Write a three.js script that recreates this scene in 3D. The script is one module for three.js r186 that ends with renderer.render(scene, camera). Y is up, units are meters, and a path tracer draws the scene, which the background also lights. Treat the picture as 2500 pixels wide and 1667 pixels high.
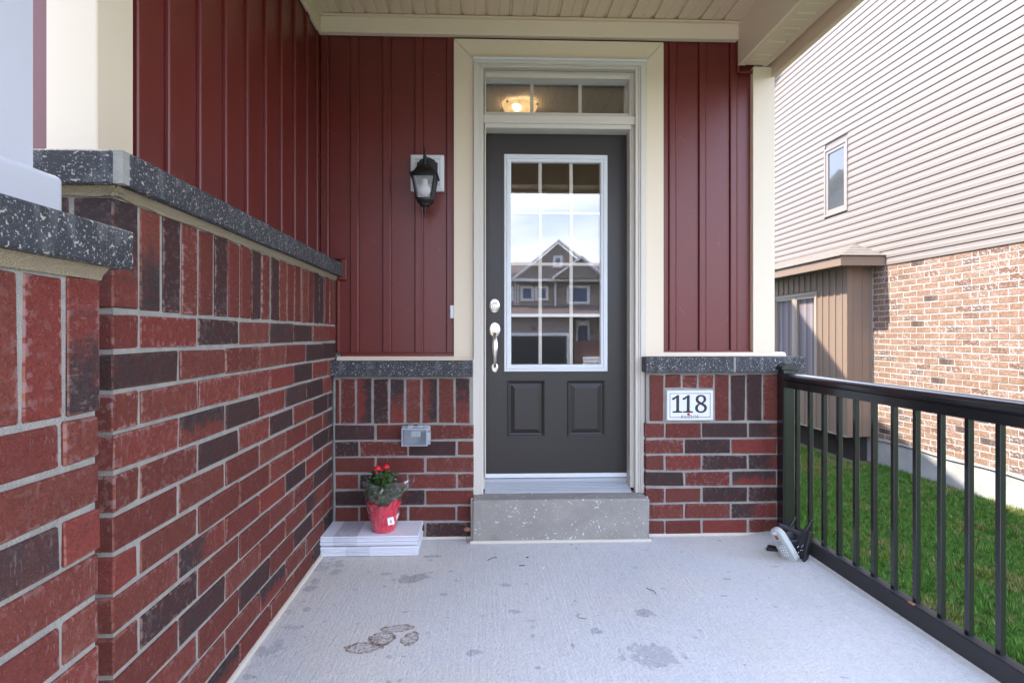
import * as THREE from 'three';
import { mergeGeometries, toCreasedNormals } from 'three/addons/utils/BufferGeometryUtils.js';
import { RoundedBoxGeometry } from 'three/addons/geometries/RoundedBoxGeometry.js';

// ------------------------------------------------------------------ camera, sky, sun, exposure
// World: x to the right, y up (porch floor = 0), z towards the street. D = depth in front of the camera = -z.
const scene = new THREE.Scene();
const YAW = 1.93 * Math.PI / 180;
const camera = new THREE.PerspectiveCamera(2 * Math.atan(833.5 / 1356) * 180 / Math.PI, 2500 / 1667, 0.05, 400);
camera.position.set(0, 1.136, 0);
camera.rotation.y = -YAW;
camera.setViewOffset(2500, 1667, 29.3, 15.5, 2500, 1667);
camera.updateProjectionMatrix();

const SUN = new THREE.Vector3(-0.75, 1.06, -0.056).normalize();
const SUN_I = 2.4, EXPOSURE = 5.5, SKY_GAIN = 0.88;

// seeded random and tileable value noise
function rng(seed) { let s = seed >>> 0; return () => { s = (s + 0x6D2B79F5) >>> 0; let t = Math.imul(s ^ (s >>> 15), 1 | s); t = (t + Math.imul(t ^ (t >>> 7), 61 | t)) ^ t; return ((t ^ (t >>> 14)) >>> 0) / 4294967296; }; }
const NT = 256, NTAB = (() => { const r = rng(77), a = new Float32Array(NT * NT); for (let i = 0; i < a.length; i++) a[i] = r(); return a; })();
function vnoise(x, y) {
  const xi = Math.floor(x), yi = Math.floor(y); let fx = x - xi, fy = y - yi;
  fx = fx * fx * (3 - 2 * fx); fy = fy * fy * (3 - 2 * fy);
  const a = (xi & 255), b = ((xi + 1) & 255), c = (yi & 255) * NT, d = ((yi + 1) & 255) * NT;
  const p = NTAB[c + a], q = NTAB[c + b], r = NTAB[d + a], s = NTAB[d + b];
  return (p + (q - p) * fx) * (1 - fy) + (r + (s - r) * fx) * fy;
}
function fbm(x, y, o = 4) { let v = 0, a = 0.5, n = 0; for (let i = 0; i < o; i++) { v += a * vnoise(x, y); n += a; a *= 0.5; x = x * 2.03 + 17.3; y = y * 2.03 + 9.1; } return v / n; }
const clamp = (v, a = 0, b = 1) => Math.min(b, Math.max(a, v));
const sstep = (a, b, x) => { const t = clamp((x - a) / (b - a)); return t * t * (3 - 2 * t); };
const lerp = (a, b, t) => a + (b - a) * t;

function makeSky() {
  const W = 1024, H = 512, data = new Float32Array(W * H * 4);
  for (let j = 0; j < H; j++) {
    const el = ((j + 0.5) / H - 0.5) * Math.PI;
    for (let i = 0; i < W; i++) {
      const az = ((i + 0.5) / W) * 2 * Math.PI, k = (j * W + i) * 4;
      const s = Math.max(0, Math.sin(el));
      // clear air: pale at the horizon, bluer above
      const h = Math.pow(1 - s, 3);
      let r = lerp(0.37, 1.00, h), g = lerp(0.54, 1.08, h), b = lerp(1.00, 1.26, h);
      // thin high cloud, projected on a flat layer
      const q = 1 / (s + 0.12), cxp = Math.cos(az) * Math.cos(el) * q * 2.1 + 40, cyp = Math.sin(az) * Math.cos(el) * q * 2.1 + 60;
      const c = sstep(0.36, 0.72, fbm(cxp, cyp * 1.4, 5)) * 0.7;
      r = lerp(r, 1.22, c); g = lerp(g, 1.25, c); b = lerp(b, 1.34, c);
      if (el <= 0) { r = 0.40; g = 0.40; b = 0.40; }
      data[k] = r * SKY_GAIN; data[k + 1] = g * SKY_GAIN; data[k + 2] = b * SKY_GAIN; data[k + 3] = 1;
    }
  }
  const t = new THREE.DataTexture(data, W, H, THREE.RGBAFormat, THREE.FloatType);
  t.mapping = THREE.EquirectangularReflectionMapping; t.magFilter = THREE.LinearFilter; t.minFilter = THREE.LinearFilter;
  t.colorSpace = THREE.LinearSRGBColorSpace; t.wrapS = THREE.RepeatWrapping; t.needsUpdate = true;
  return t;
}
scene.background = makeSky();
scene.environment = scene.background;

const sun = new THREE.DirectionalLight(new THREE.Color().setRGB(1, 0.93, 0.83), SUN_I);
sun.position.copy(SUN).multiplyScalar(60).add(new THREE.Vector3(3, 0, -6));
sun.target.position.set(3, 0, -6);
sun.castShadow = true;
sun.shadow.mapSize.set(4096, 4096);
Object.assign(sun.shadow.camera, { left: -30, right: 30, top: 30, bottom: -30, near: 1, far: 140 });
scene.add(sun, sun.target);

const renderer = new THREE.WebGLRenderer({ antialias: true });
renderer.toneMapping = THREE.LinearToneMapping;
renderer.toneMappingExposure = EXPOSURE;
renderer.outputColorSpace = THREE.SRGBColorSpace;
renderer.shadowMap.enabled = true;

// ------------------------------------------------------------------ helpers
const taken = new Map();
function numbered(name) { const n = taken.get(name) ?? 0; taken.set(name, n + 1); return n ? `${name}_${String(n).padStart(3, '0')}` : name; }
function tag(o, label, category, group) { o.userData.label = label; o.userData.category = category; if (group) o.userData.group = group; return o; }
function shadows(m) { m.castShadow = true; m.receiveShadow = true; return m; }
function thing(name, label, category, x = 0, y = 0, D = 0, group) {
  const g = new THREE.Group(); g.name = numbered(name); g.position.set(x, y, -D); scene.add(g);
  return tag(g, label, category, group);
}
function groupPart(parent, name) { const g = new THREE.Group(); g.name = name; parent.add(g); return g; }
// geometry of a part is given in world coordinates of its thing's frame
function part(parent, name, geo, mat) { const m = shadows(new THREE.Mesh(geo, mat)); m.name = name; parent.add(m); return m; }
function structure(name, geo, mat) { const m = shadows(new THREE.Mesh(geo, mat)); m.name = numbered(name); m.userData.kind = 'structure'; scene.add(m); return m; }
function solo(name, geo, mat, label, category, group) { const m = shadows(new THREE.Mesh(geo, mat)); m.name = numbered(name); scene.add(m); return tag(m, label, category, group); }
// box-projected uv in metres
function uvBox(g, su = 1, sv = su) {
  g = g.index ? g.toNonIndexed() : g; const p = g.attributes.position, uv = new Float32Array(p.count * 2);
  const a = new THREE.Vector3(), b = new THREE.Vector3(), c = new THREE.Vector3(), n = new THREE.Vector3();
  for (let i = 0; i < p.count; i += 3) {
    a.fromBufferAttribute(p, i); b.fromBufferAttribute(p, i + 1); c.fromBufferAttribute(p, i + 2);
    n.copy(b).sub(a).cross(c.clone().sub(a)); const ax = Math.abs(n.x), ay = Math.abs(n.y), az = Math.abs(n.z);
    [a, b, c].forEach((v, k) => {
      let u, w; if (ax >= ay && ax >= az) { u = -v.z; w = v.y; } else if (ay >= az) { u = v.x; w = -v.z; } else { u = v.x; w = v.y; }
      uv[(i + k) * 2] = u * su; uv[(i + k) * 2 + 1] = w * sv;
    });
  }
  g.setAttribute('uv', new THREE.BufferAttribute(uv, 2)); return g;
}
// box from (x0..x1, y0..y1, depth d0..d1)
function B(x0, x1, y0, y1, d0, d1) { const g = new THREE.BoxGeometry(Math.abs(x1 - x0), Math.abs(y1 - y0), Math.abs(d1 - d0)); g.translate((x0 + x1) / 2, (y0 + y1) / 2, -(d0 + d1) / 2); return uvBox(g); }
// box with chamfered edges, 44 triangles; centred
function chamfer(w, h, l, c, jit = 0, rand = null, uvf = null) {
  const H = [w / 2, h / 2, l / 2]; c = Math.min(c, H[0] * 0.9, H[1] * 0.9, H[2] * 0.9);
  const V = {}; const P = [], U = [];
  const jt = {};
  for (const sx of [-1, 1]) for (const sy of [-1, 1]) for (const sz of [-1, 1]) jt[`${sx}${sy}${sz}`] = rand ? [(rand() - 0.5) * jit, (rand() - 0.5) * jit, (rand() - 0.5) * jit * 0.6] : [0, 0, 0];
  const vert = (s, k) => { const key = s.join() + k; if (!V[key]) { const j = jt[s.join('')]; V[key] = [0, 1, 2].map(a => s[a] * (a === k ? H[a] : H[a] - c) + j[a]); } return V[key]; };
  const tri = (a, b, cc, ax) => { // orient outward
    const e1 = [0, 1, 2].map(i => b[i] - a[i]), e2 = [0, 1, 2].map(i => cc[i] - a[i]);
    const n = [e1[1] * e2[2] - e1[2] * e2[1], e1[2] * e2[0] - e1[0] * e2[2], e1[0] * e2[1] - e1[1] * e2[0]];
    const m = [0, 1, 2].map(i => a[i] + b[i] + cc[i]);
    const t = n[0] * m[0] + n[1] * m[1] + n[2] * m[2] < 0 ? [a, cc, b] : [a, b, cc];
    for (const v of t) { P.push(...v); const q = uvf ? uvf(v, ax) : [v[0], v[1]]; U.push(...q); }
  };
  const quad = (a, b, cc, d, ax) => { tri(a, b, cc, ax); tri(a, cc, d, ax); };
  for (let k = 0; k < 3; k++) { const i = (k + 1) % 3, j = (k + 2) % 3; for (const s of [-1, 1]) { const S = (p, q) => { const r = [0, 0, 0]; r[k] = s; r[i] = p; r[j] = q; return r; }; quad(vert(S(-1, -1), k), vert(S(1, -1), k), vert(S(1, 1), k), vert(S(-1, 1), k), k); } }
  for (let k = 0; k < 3; k++) { const i = (k + 1) % 3, j = (k + 2) % 3; for (const p of [-1, 1]) for (const q of [-1, 1]) { const S = t => { const r = [0, 0, 0]; r[k] = t; r[i] = p; r[j] = q; return r; }; quad(vert(S(-1), i), vert(S(1), i), vert(S(1), j), vert(S(-1), j), i); } }
  for (const sx of [-1, 1]) for (const sy of [-1, 1]) for (const sz of [-1, 1]) { const s = [sx, sy, sz]; tri(vert(s, 0), vert(s, 1), vert(s, 2), 0); }
  const g = new THREE.BufferGeometry(); g.setAttribute('position', new THREE.BufferAttribute(new Float32Array(P), 3)); g.setAttribute('uv', new THREE.BufferAttribute(new Float32Array(U), 2)); g.computeVertexNormals(); return g;
}
function CB(x0, x1, y0, y1, d0, d1, c = 0.003) { const g = chamfer(Math.abs(x1 - x0), Math.abs(y1 - y0), Math.abs(d1 - d0), c); g.translate((x0 + x1) / 2, (y0 + y1) / 2, -(d0 + d1) / 2); return uvBox(g); }
const plain = g => { g = g.index ? g.toNonIndexed() : g.clone(); for (const k of Object.keys(g.attributes)) if (!['position', 'normal', 'uv'].includes(k)) g.deleteAttribute(k); if (!g.attributes.normal) g.computeVertexNormals(); if (!g.attributes.uv) uvBox(g); return g; };
const merge = list => mergeGeometries(list.map(plain));
function lathe(pts, seg = 24) { return new THREE.LatheGeometry(pts.map(p => new THREE.Vector2(p[0], p[1])), seg); }
function tube(pts, r, seg = 24, rs = 8) { return new THREE.TubeGeometry(new THREE.CatmullRomCurve3(pts.map(p => new THREE.Vector3(...p))), seg, r, rs); }
// polygon in (x,y) extruded along depth d0..d1
function prismXY(pts, d0, d1) { const s = new THREE.Shape(pts.map(p => new THREE.Vector2(p[0], p[1]))); const g = new THREE.ExtrudeGeometry(s, { depth: d1 - d0, bevelEnabled: false }); g.translate(0, 0, -d1); return uvBox(g); }
// polygon in (D,y) extruded along x0..x1
function prismDY(pts, x0, x1) { const s = new THREE.Shape(pts.map(p => new THREE.Vector2(p[0], p[1]))); const g = new THREE.ExtrudeGeometry(s, { depth: x1 - x0, bevelEnabled: false }); g.rotateY(Math.PI / 2); g.translate(x0, 0, 0); return uvBox(g); }
// polygon in (x,D) extruded upwards y0..y1
function prismXD(pts, y0, y1) { const s = new THREE.Shape(pts.map(p => new THREE.Vector2(p[0], p[1]))); const g = new THREE.ExtrudeGeometry(s, { depth: y1 - y0, bevelEnabled: false }); g.rotateX(-Math.PI / 2); g.translate(0, y0, 0); return uvBox(g); }
// rectangular ring (frame) in the xy plane, mitred look, from outer and inner rectangles
function ringXY(o, i, d0, d1, bev = 0) {
  const s = new THREE.Shape([[o[0], o[2]], [o[1], o[2]], [o[1], o[3]], [o[0], o[3]]].map(p => new THREE.Vector2(...p)));
  s.holes.push(new THREE.Path([[i[0], i[2]], [i[0], i[3]], [i[1], i[3]], [i[1], i[2]]].map(p => new THREE.Vector2(...p))));
  const g = new THREE.ExtrudeGeometry(s, { depth: d1 - d0 - 2 * bev, bevelEnabled: bev > 0, bevelThickness: bev, bevelSize: bev, bevelOffset: -bev, bevelSegments: 1 });
  g.translate(0, 0, -d1 + bev); return uvBox(g);
}
function tex(W, H, fn, { srgb = false, rep = true } = {}) {
  const d = new Uint8Array(W * H * 4);
  for (let j = 0; j < H; j++) for (let i = 0; i < W; i++) { const c = fn(i, j); const k = (j * W + i) * 4; d[k] = clamp(c[0]) * 255; d[k + 1] = clamp(c[1]) * 255; d[k + 2] = clamp(c[2]) * 255; d[k + 3] = 255; }
  const t = new THREE.DataTexture(d, W, H); t.magFilter = THREE.LinearFilter; t.minFilter = THREE.LinearMipmapLinearFilter; t.generateMipmaps = true;
  if (rep) t.wrapS = t.wrapT = THREE.RepeatWrapping; if (srgb) t.colorSpace = THREE.SRGBColorSpace; t.needsUpdate = true; return t;
}
const toS = v => v <= 0.0031308 ? v * 12.92 : 1.055 * Math.pow(v, 1 / 2.4) - 0.055;
const S3 = c => [toS(clamp(c[0])), toS(clamp(c[1])), toS(clamp(c[2]))];
function std(r, g, b, roughness = 0.6, o = {}) { return new THREE.MeshPhysicalMaterial({ color: new THREE.Color().setRGB(r, g, b), roughness, ...o }); }
function withRepeat(t, r) { const c = t.clone(); c.repeat.set(r, r); c.needsUpdate = true; return c; }

// ------------------------------------------------------------------ materials
const fineBump = tex(512, 512, (i, j) => { const v = fbm(i * 0.5, j * 0.5, 3); return [v, v, v]; });
const M = {};
// red coated siding: faint colour variation and a fine embossed grain
{
  const t = tex(512, 512, (i, j) => { const n = fbm(i / 64, j / 64, 4), s = vnoise(i * 1.0, j * 0.5); const k = 0.90 + 0.14 * n + 0.06 * s; const w = sstep(0.905, 0.96, vnoise(i / 9 + 40, j / 5 + 11)) * sstep(0.55, 0.7, fbm(i / 30, j / 30, 2)) * 0.25; return S3([0.125 * k + w * 0.2, 0.0175 * k + w * 0.15, 0.0130 * k + w * 0.14]); }, { srgb: true });
  M.red = new THREE.MeshPhysicalMaterial({ map: t, roughness: 0.36, bumpMap: withRepeat(fineBump, 6), bumpScale: 0.00025 });
}
M.beige = std(0.66, 0.56, 0.415, 0.5, { bumpMap: withRepeat(fineBump, 5), bumpScale: 0.00015 });
M.cream = std(0.56, 0.52, 0.45, 0.5);
M.white = std(0.62, 0.64, 0.65, 0.42);
M.column = std(0.47, 0.475, 0.50, 0.45);
M.soffit = std(0.60, 0.475, 0.325, 0.55);
M.doorPaint = std(0.0185, 0.0140, 0.0112, 0.40, { bumpMap: withRepeat(fineBump, 8), bumpScale: 0.0002 });
M.black = std(0.010, 0.010, 0.011, 0.22, { clearcoat: 0.4, clearcoatRoughness: 0.12 });
M.lanternBlack = std(0.012, 0.012, 0.013, 0.5, { bumpMap: withRepeat(fineBump, 20), bumpScale: 0.0006 });
M.nickel = std(0.66, 0.60, 0.53, 0.28, { metalness: 1 });
M.alum = std(0.40, 0.41, 0.43, 0.42, { metalness: 0.2 });
M.bed = std(0.30, 0.25, 0.165, 0.95, { bumpMap: withRepeat(fineBump, 3), bumpScale: 0.006 });
M.caulk = std(0.55, 0.50, 0.40, 0.8);
M.glass = new THREE.MeshPhysicalMaterial({ color: 0xffffff, roughness: 0, transmission: 1, thickness: 0, ior: 1.85 });
M.clearGlass = new THREE.MeshPhysicalMaterial({ color: new THREE.Color().setRGB(0.93, 0.93, 0.93), roughness: 0.04, transmission: 1, thickness: 0, ior: 1.5 });
M.dark = std(0.02, 0.02, 0.02, 0.8);
{
  const t = tex(512, 512, (i, j) => { const n = fbm(i / 40, j / 40, 4), s = vnoise(i * 0.9, j * 0.9); const k = 0.72 + 0.36 * n + 0.16 * (s - 0.5); return S3([0.305 * k, 0.290 * k, 0.258 * k]); }, { srgb: true });
  const b = tex(512, 512, (i, j) => { const v = fbm(i * 0.35, j * 0.35, 4); return [v, v, v]; });
  M.mortar = new THREE.MeshPhysicalMaterial({ map: withRepeat(t, 3), roughness: 0.95, bumpMap: withRepeat(b, 3), bumpScale: 0.003 });
}
// brick atlas: 4 x 8 cells, one brick face each. rows 0-3 red, 4-5 dark, 6-7 flashed (red and dark in one brick)
const CW = 512, CH = 160, AC = 4, AR = 8;
const cellRand = [];
{
  const r = rng(5); for (let i = 0; i < 32; i++) cellRand.push([r(), r(), r(), r(), r(), r(), r(), r()]);
}
function brickFn(i, j) {
  const cx = Math.floor(i / CW), cy = Math.floor(j / CH), x = (i % CW) / CW, y = (j % CH) / CH, id = cy * AC + cx, q = cellRand[id];
  const ox = id * 13.7, lx = x * 26, ly = y * 8;
  const n1 = fbm(lx * 0.35 + ox, ly * 0.35 + ox, 4), n2 = fbm(lx * 2.2 + ox, ly * 2.2, 3), grain = vnoise(i * 0.55, j * 0.55);
  const tonal = 0.92 + 0.48 * q[7];
  const red = [0.122, 0.0225, 0.0170], brown = [0.112, 0.030, 0.020], dk = [0.030, 0.0185, 0.0180];
  let base = red.map((v, k) => lerp(v, brown[k], q[0] * 0.9));
  let dkm = 0;
  if (cy >= 4 && cy < 6) dkm = clamp(0.86 + 0.5 * (n1 - 0.5));
  else if (cy >= 6) { const t = q[1] < 0.5 ? x : y; dkm = sstep(0.35, 0.75, (q[2] < 0.5 ? t : 1 - t) * 0.7 + n1 * 0.6 - 0.1); }
  else dkm = sstep(0.55, 0.85, n1) * 0.22 * q[3];
  base = base.map((v, k) => lerp(v, dk[k], dkm));
  let c = base.map(v => tonal * v * (0.72 + 0.34 * n1 + 0.42 * (n2 - 0.4) + 0.32 * (grain - 0.5)));
  // pits
  const pit = sstep(0.80, 0.88, vnoise(lx * 5 + ox, ly * 5 + 3)); c = c.map(v => v * (1 - 0.45 * pit));
  // pale specks of grit
  const sp = sstep(0.90, 0.96, vnoise(lx * 4.1 + ox + 90, ly * 4.1 + 50)); c = c.map((v, k) => lerp(v, [0.26, 0.15, 0.11][k], sp * 0.45));
  // mortar smear: chalky film with a ragged outline, mostly near the arrises
  const ex = Math.min(x, 1 - x) * 26, ey = Math.min(y, 1 - y) * 8, e = Math.min(ex, ey);
  const rag = fbm(lx * 0.9 + ox, ly * 0.9 + 31, 5);
  let sm = sstep(0.50, 0.62, rag + 0.20 * Math.exp(-e * 2.2) - 0.06 + 0.05 * (q[4] - 0.5)) * (0.07 + 0.42 * Math.exp(-e * 1.1)) * (0.15 + 1.35 * q[5] * q[5]);
  const drip = sstep(0.66, 0.80, fbm(lx * 2.6 + ox, ly * 0.55 + 7, 3)) * sstep(0.45, 0.6, fbm(lx * 0.3 + ox + 3, ly * 0.3, 2)) * 0.5 * q[6] * q[6];
  sm = clamp(sm + drip, 0, 0.75);
  c = c.map((v, k) => lerp(v, [0.30, 0.215, 0.205][k], sm));
  // worn orange edge
  const edge = Math.exp(-e * e * 18) * sstep(0.35, 0.6, fbm(lx * 1.1 + ox, ly * 1.1 + 77, 3)) * 0.8; c = c.map((v, k) => lerp(v, [0.30, 0.125, 0.075][k], edge));
  return S3(c);
}
const brickTex = tex(CW * AC, CH * AR, brickFn, { srgb: true, rep: false });
const brickBump = tex(CW * 2, CH * 4, (i, j) => { const v = 0.55 * fbm(i * 0.12, j * 0.12, 4) + 0.3 * (1 - sstep(0.78, 0.9, vnoise(i * 0.22, j * 0.22))) + 0.15 * vnoise(i * 0.6, j * 0.6); return [v, v, v]; }, { rep: false });
M.brick = new THREE.MeshPhysicalMaterial({ map: brickTex, roughness: 0.82, bumpMap: brickBump, bumpScale: 0.0022, specularIntensity: 0.6 });
// dark precast stone with pale chips
function stoneFn(i, j) {
  const n = fbm(i / 60, j / 60, 4), g = vnoise(i * 0.8, j * 0.8), streak = sstep(0.58, 0.72, fbm(i / 26 + 9, j / 90, 3));
  let c = [0.026, 0.028, 0.033].map(v => v * (0.55 + 0.6 * n + 0.6 * g));
  const wx = i + 2 * fbm(i / 7, j / 7, 2), wy = j + 2 * fbm(i / 7 + 50, j / 7, 2);
  const a = sstep(0.815, 0.86, vnoise(wx / 4.0, wy / 4.0)), b = sstep(0.82, 0.89, vnoise(wx / 1.9 + 33, wy / 1.9 + 71));
  const tint = vnoise(i / 11, j / 11); const chip = [0.46, lerp(0.37, 0.46, tint), lerp(0.26, 0.46, tint)];
  c = c.map((v, k) => lerp(v, chip[k], Math.max(a * 0.85, b * 0.5)));
  c = c.map((v, k) => lerp(v, 0.26, streak * 0.18));
  return S3(c);
}
const stoneTex = tex(512, 512, stoneFn, { srgb: true });
M.stone = new THREE.MeshPhysicalMaterial({ map: withRepeat(stoneTex, 1.9), roughness: 0.78, bumpMap: withRepeat(fineBump, 5), bumpScale: 0.0016 });
// porch concrete: broomed, with stains where the photograph has them. u,v over x -0.95..1.95, D 0.2..3.2
const FX0 = -0.95, FX1 = 1.95, FD0 = 0.2, FD1 = 3.2;
{
  const stains = [];
  const r = rng(91);
  const add = (x, d, rx, rd, k, s = 0.5) => stains.push([x, d, rx, rd, k, s, r() * 90]);
  add(-0.309, 2.611, 0.075, 0.055, 0.55, 0.5); add(-0.36, 2.59, 0.05, 0.035, 0.5); add(0.61, 1.954, 0.11, 0.085, 0.42); add(-0.25, 2.86, 0.05, 0.02, 0.5); add(-0.46, 2.66, 0.03, 0.02, 0.45);
  add(0.66, 2.25, 0.045, 0.035, 0.5); add(0.44, 2.12, 0.03, 0.025, 0.5); add(-0.02, 1.99, 0.035, 0.02, 0.45); add(0.14, 2.28, 0.03, 0.02, 0.42); add(0.11, 2.52, 0.035, 0.02, 0.4); add(1.15, 2.55, 0.03, 0.015, 0.42);
  for (let k = 0; k < 90; k++) add(lerp(-0.8, 1.45, r()), lerp(1.6, 3.08, r()), 0.006 + 0.022 * r() * r(), 0.005 + 0.016 * r() * r(), 0.28 + 0.3 * r(), 0.6);
  for (let k = 0; k < 26; k++) add(-0.8 + 0.1 * r(), lerp(1.7, 3.05, r()), 0.01 + 0.04 * r(), 0.01 + 0.03 * r(), 0.28 + 0.2 * r(), 0.8);
  const N = 1536;
  const rings = [[-0.325, 2.165, 0.066, 0.026, 0.15], [-0.372, 2.092, 0.050, 0.048, 0.6], [-0.268, 2.090, 0.030, 0.052, -0.3], [-0.428, 2.035, 0.072, 0.036, 0.1]];
  const t = tex(N, N, (i, j) => {
    const x = lerp(FX0, FX1, (i + 0.5) / N), d = lerp(FD0, FD1, (j + 0.5) / N);
    const n = fbm(x * 3 + 7, d * 3, 5), f = vnoise(i * 0.9, j * 0.9), br = vnoise(x * 260, d * 7 + n * 3), sp = fbm(x * 70, d * 70, 2);
    let k = 0.93 + 0.12 * (n - 0.5) + 0.17 * (f - 0.5) + 0.04 * (br - 0.5) + 0.10 * (sp - 0.5);
    let c = [0.605 * k, 0.588 * k, 0.560 * k];
    const warm = sstep(0.55, 0.75, fbm(x * 2.1 + 31, d * 2.1 + 5, 3)) * 0.12; c = [c[0] * (1 + warm * 0.2), c[1], c[2] * (1 - warm * 0.35)];
    const pit = sstep(0.83, 0.9, vnoise(x * 420, d * 420)) * 0.3; c = c.map(v => v * (1 - pit));
    let dark = 0;
    for (const s of stains) { const dx = (x - s[0]) / s[2], dd = (d - s[1]) / s[3]; const q = dx * dx + dd * dd; if (q > 4) continue; const m = sstep(1.0, 0.72, Math.sqrt(q) + (fbm(x * 45 + s[6], d * 45, 3) - 0.5) * 1.5); dark = Math.max(dark, m * s[4] * (0.55 + 0.6 * fbm(x * 90, d * 90, 2))); }
    c = c.map((v, kk) => v * (1 - dark * [0.72, 0.68, 0.62][kk]));
    // brown dried splash: dark rim, thin middle
    for (const g of rings) {
      const cs = Math.cos(g[4]), sn = Math.sin(g[4]), px = x - g[0], pd = d - g[1], u = (px * cs + pd * sn) / g[2], w = (-px * sn + pd * cs) / g[3];
      const q = Math.sqrt(u * u + w * w); if (q > 1.7) continue; const e = q + (fbm(x * 48, d * 48, 4) - 0.5) * 0.55;
      const ins = sstep(1.03, 0.95, e), rim = ins * sstep(0.66, 0.98, e), sp2 = ins * sstep(0.42, 0.72, fbm(x * 170 + 9, d * 170, 3));
      c = c.map((v, kk) => lerp(v, [0.125, 0.066, 0.038][kk], clamp(rim * 0.42 + ins * 0.16 + sp2 * 0.5)));
    }
    return S3(c);
  }, { srgb: true, rep: false });
  const b = tex(1536, 1536, (i, j) => { const x = lerp(FX0, FX1, (i + 0.5) / 1536), d = lerp(FD0, FD1, (j + 0.5) / 1536); const w = 0.006 * fbm(x * 4, d * 4, 2); const v = 0.20 * vnoise((x + w) * 190, d * 7) + 0.5 * fbm(x * 150, d * 120, 3) + 0.3 * vnoise(i * 0.8, j * 0.8); return [v, v, v]; }, { rep: false });
  M.floor = new THREE.MeshPhysicalMaterial({ map: t, roughness: 0.9, bumpMap: b, bumpScale: 0.004, specularIntensity: 0.5 });
}
// concrete step with white chips
{
  const t = tex(1024, 512, (i, j) => {
    const n = fbm(i / 90, j / 90, 5), g = vnoise(i * 0.8, j * 0.8); let c = [0.285, 0.262, 0.228].map(v => v * (0.78 + 0.4 * n + 0.12 * (g - 0.5)));
    const wx = i + 16 * fbm(i / 20, j / 20, 3), wy = j + 10 * fbm(i / 20 + 9, j / 20, 3);
    const a = sstep(0.86, 0.90, vnoise(wx / 11, wy / 9)) * sstep(0.42, 0.6, fbm(i / 120 + 3, j / 80, 2)), b = sstep(0.88, 0.93, vnoise(wx / 4.5 + 7, wy / 4.5));
    c = c.map(v => lerp(v, 0.62, clamp(a * 0.85 + b * 0.45)));
    const rust = sstep(0.965, 0.985, vnoise(i / 9 + 51, j / 6 + 23)); c = c.map((v, k) => lerp(v, [0.22, 0.07, 0.02][k], rust));
    return S3(c);
  }, { srgb: true });
  t.repeat.set(1, 2); M.step = new THREE.MeshPhysicalMaterial({ map: t, roughness: 0.92, bumpMap: withRepeat(fineBump, 4), bumpScale: 0.002 });
  const t2 = tex(512, 512, (i, j) => { const n = fbm(i / 60, j / 60, 5), g = vnoise(i * 0.7, j * 0.7); const k = 0.8 + 0.35 * n + 0.12 * (g - 0.5); return S3([0.40 * k, 0.385 * k, 0.37 * k]); }, { srgb: true });
  M.foundation = new THREE.MeshPhysicalMaterial({ map: withRepeat(t2, 0.6), roughness: 0.95, bumpMap: withRepeat(fineBump, 2), bumpScale: 0.004 });
}
{ // lawn soil and short turf seen between blades
  const t = tex(512, 512, (i, j) => { const n = fbm(i / 30, j / 30, 4), g = vnoise(i * 0.8, j * 0.8), b = sstep(0.62, 0.8, fbm(i / 55 + 20, j / 55, 3)); const k = 0.6 + 0.5 * n + 0.4 * (g - 0.5); return S3([lerp(0.040, 0.11, b) * k, lerp(0.078, 0.085, b) * k, lerp(0.016, 0.045, b) * k]); }, { srgb: true });
  M.turf = new THREE.MeshPhysicalMaterial({ map: withRepeat(t, 0.7), roughness: 1, specularIntensity: 0.2 });
  M.soil = std(0.10, 0.075, 0.052, 1);
}
// neighbour's brick: brown and tan, streaked along the length
const NCW = 256, NCH = 80;
{
  const r = rng(12), q = []; for (let i = 0; i < 32; i++) q.push([r(), r(), r(), r(), r()]);
  const t = tex(NCW * 4, NCH * 8, (i, j) => {
    const id = Math.floor(j / NCH) * 4 + Math.floor(i / NCW), x = (i % NCW) / NCW, y = (j % NCH) / NCH, k = q[id], o = id * 9.3;
    const tan = [0.235, 0.138, 0.092], mid = [0.165, 0.088, 0.060], drk = [0.088, 0.060, 0.052];
    let c = k[0] < 0.55 ? tan : k[0] < 0.8 ? mid : drk; if (k[0] >= 0.8) c = drk.map((v, m) => lerp(v, mid[m], k[1] * 0.4));
    const st = sstep(0.52, 0.64, vnoise(x * 9 + o, y * 0.8 + o)); c = c.map((v, m) => lerp(v, [0.30, 0.205, 0.150][m], st * (k[0] < 0.55 ? 0.75 : 0.35) * k[2]));
    const n = fbm(x * 12 + o, y * 4, 4); c = c.map(v => v * (0.7 + 0.6 * n));
    const e = Math.min(Math.min(x, 1 - x) * 26, Math.min(y, 1 - y) * 8), w = sstep(0.5, 0.66, fbm(x * 16 + o, y * 6 + 4, 3) + 0.25 * Math.exp(-e * 1.5) - 0.03) * 0.85 * k[3]; c = c.map((v, m) => lerp(v, [0.40, 0.36, 0.33][m], w));
    return S3(c);
  }, { srgb: true, rep: false });
  M.nbrick = new THREE.MeshPhysicalMaterial({ map: t, roughness: 0.9, specularIntensity: 0.4 });
  M.nmortar = std(0.60, 0.57, 0.54, 0.95, { bumpMap: withRepeat(fineBump, 3), bumpScale: 0.003 });
}
M.nsiding = std(0.222, 0.188, 0.166, 0.55);
M.nbay = std(0.235, 0.165, 0.120, 0.5);
{
  const t = tex(512, 512, (i, j) => { const g = vnoise(i * 0.6, j * 0.6), n = fbm(i / 20, j / 20, 3); const k = 0.6 + 0.5 * g + 0.4 * n; return S3([0.17 * k, 0.145 * k, 0.125 * k]); }, { srgb: true });
  M.shingle = new THREE.MeshPhysicalMaterial({ map: t, roughness: 0.95 });
}

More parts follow.
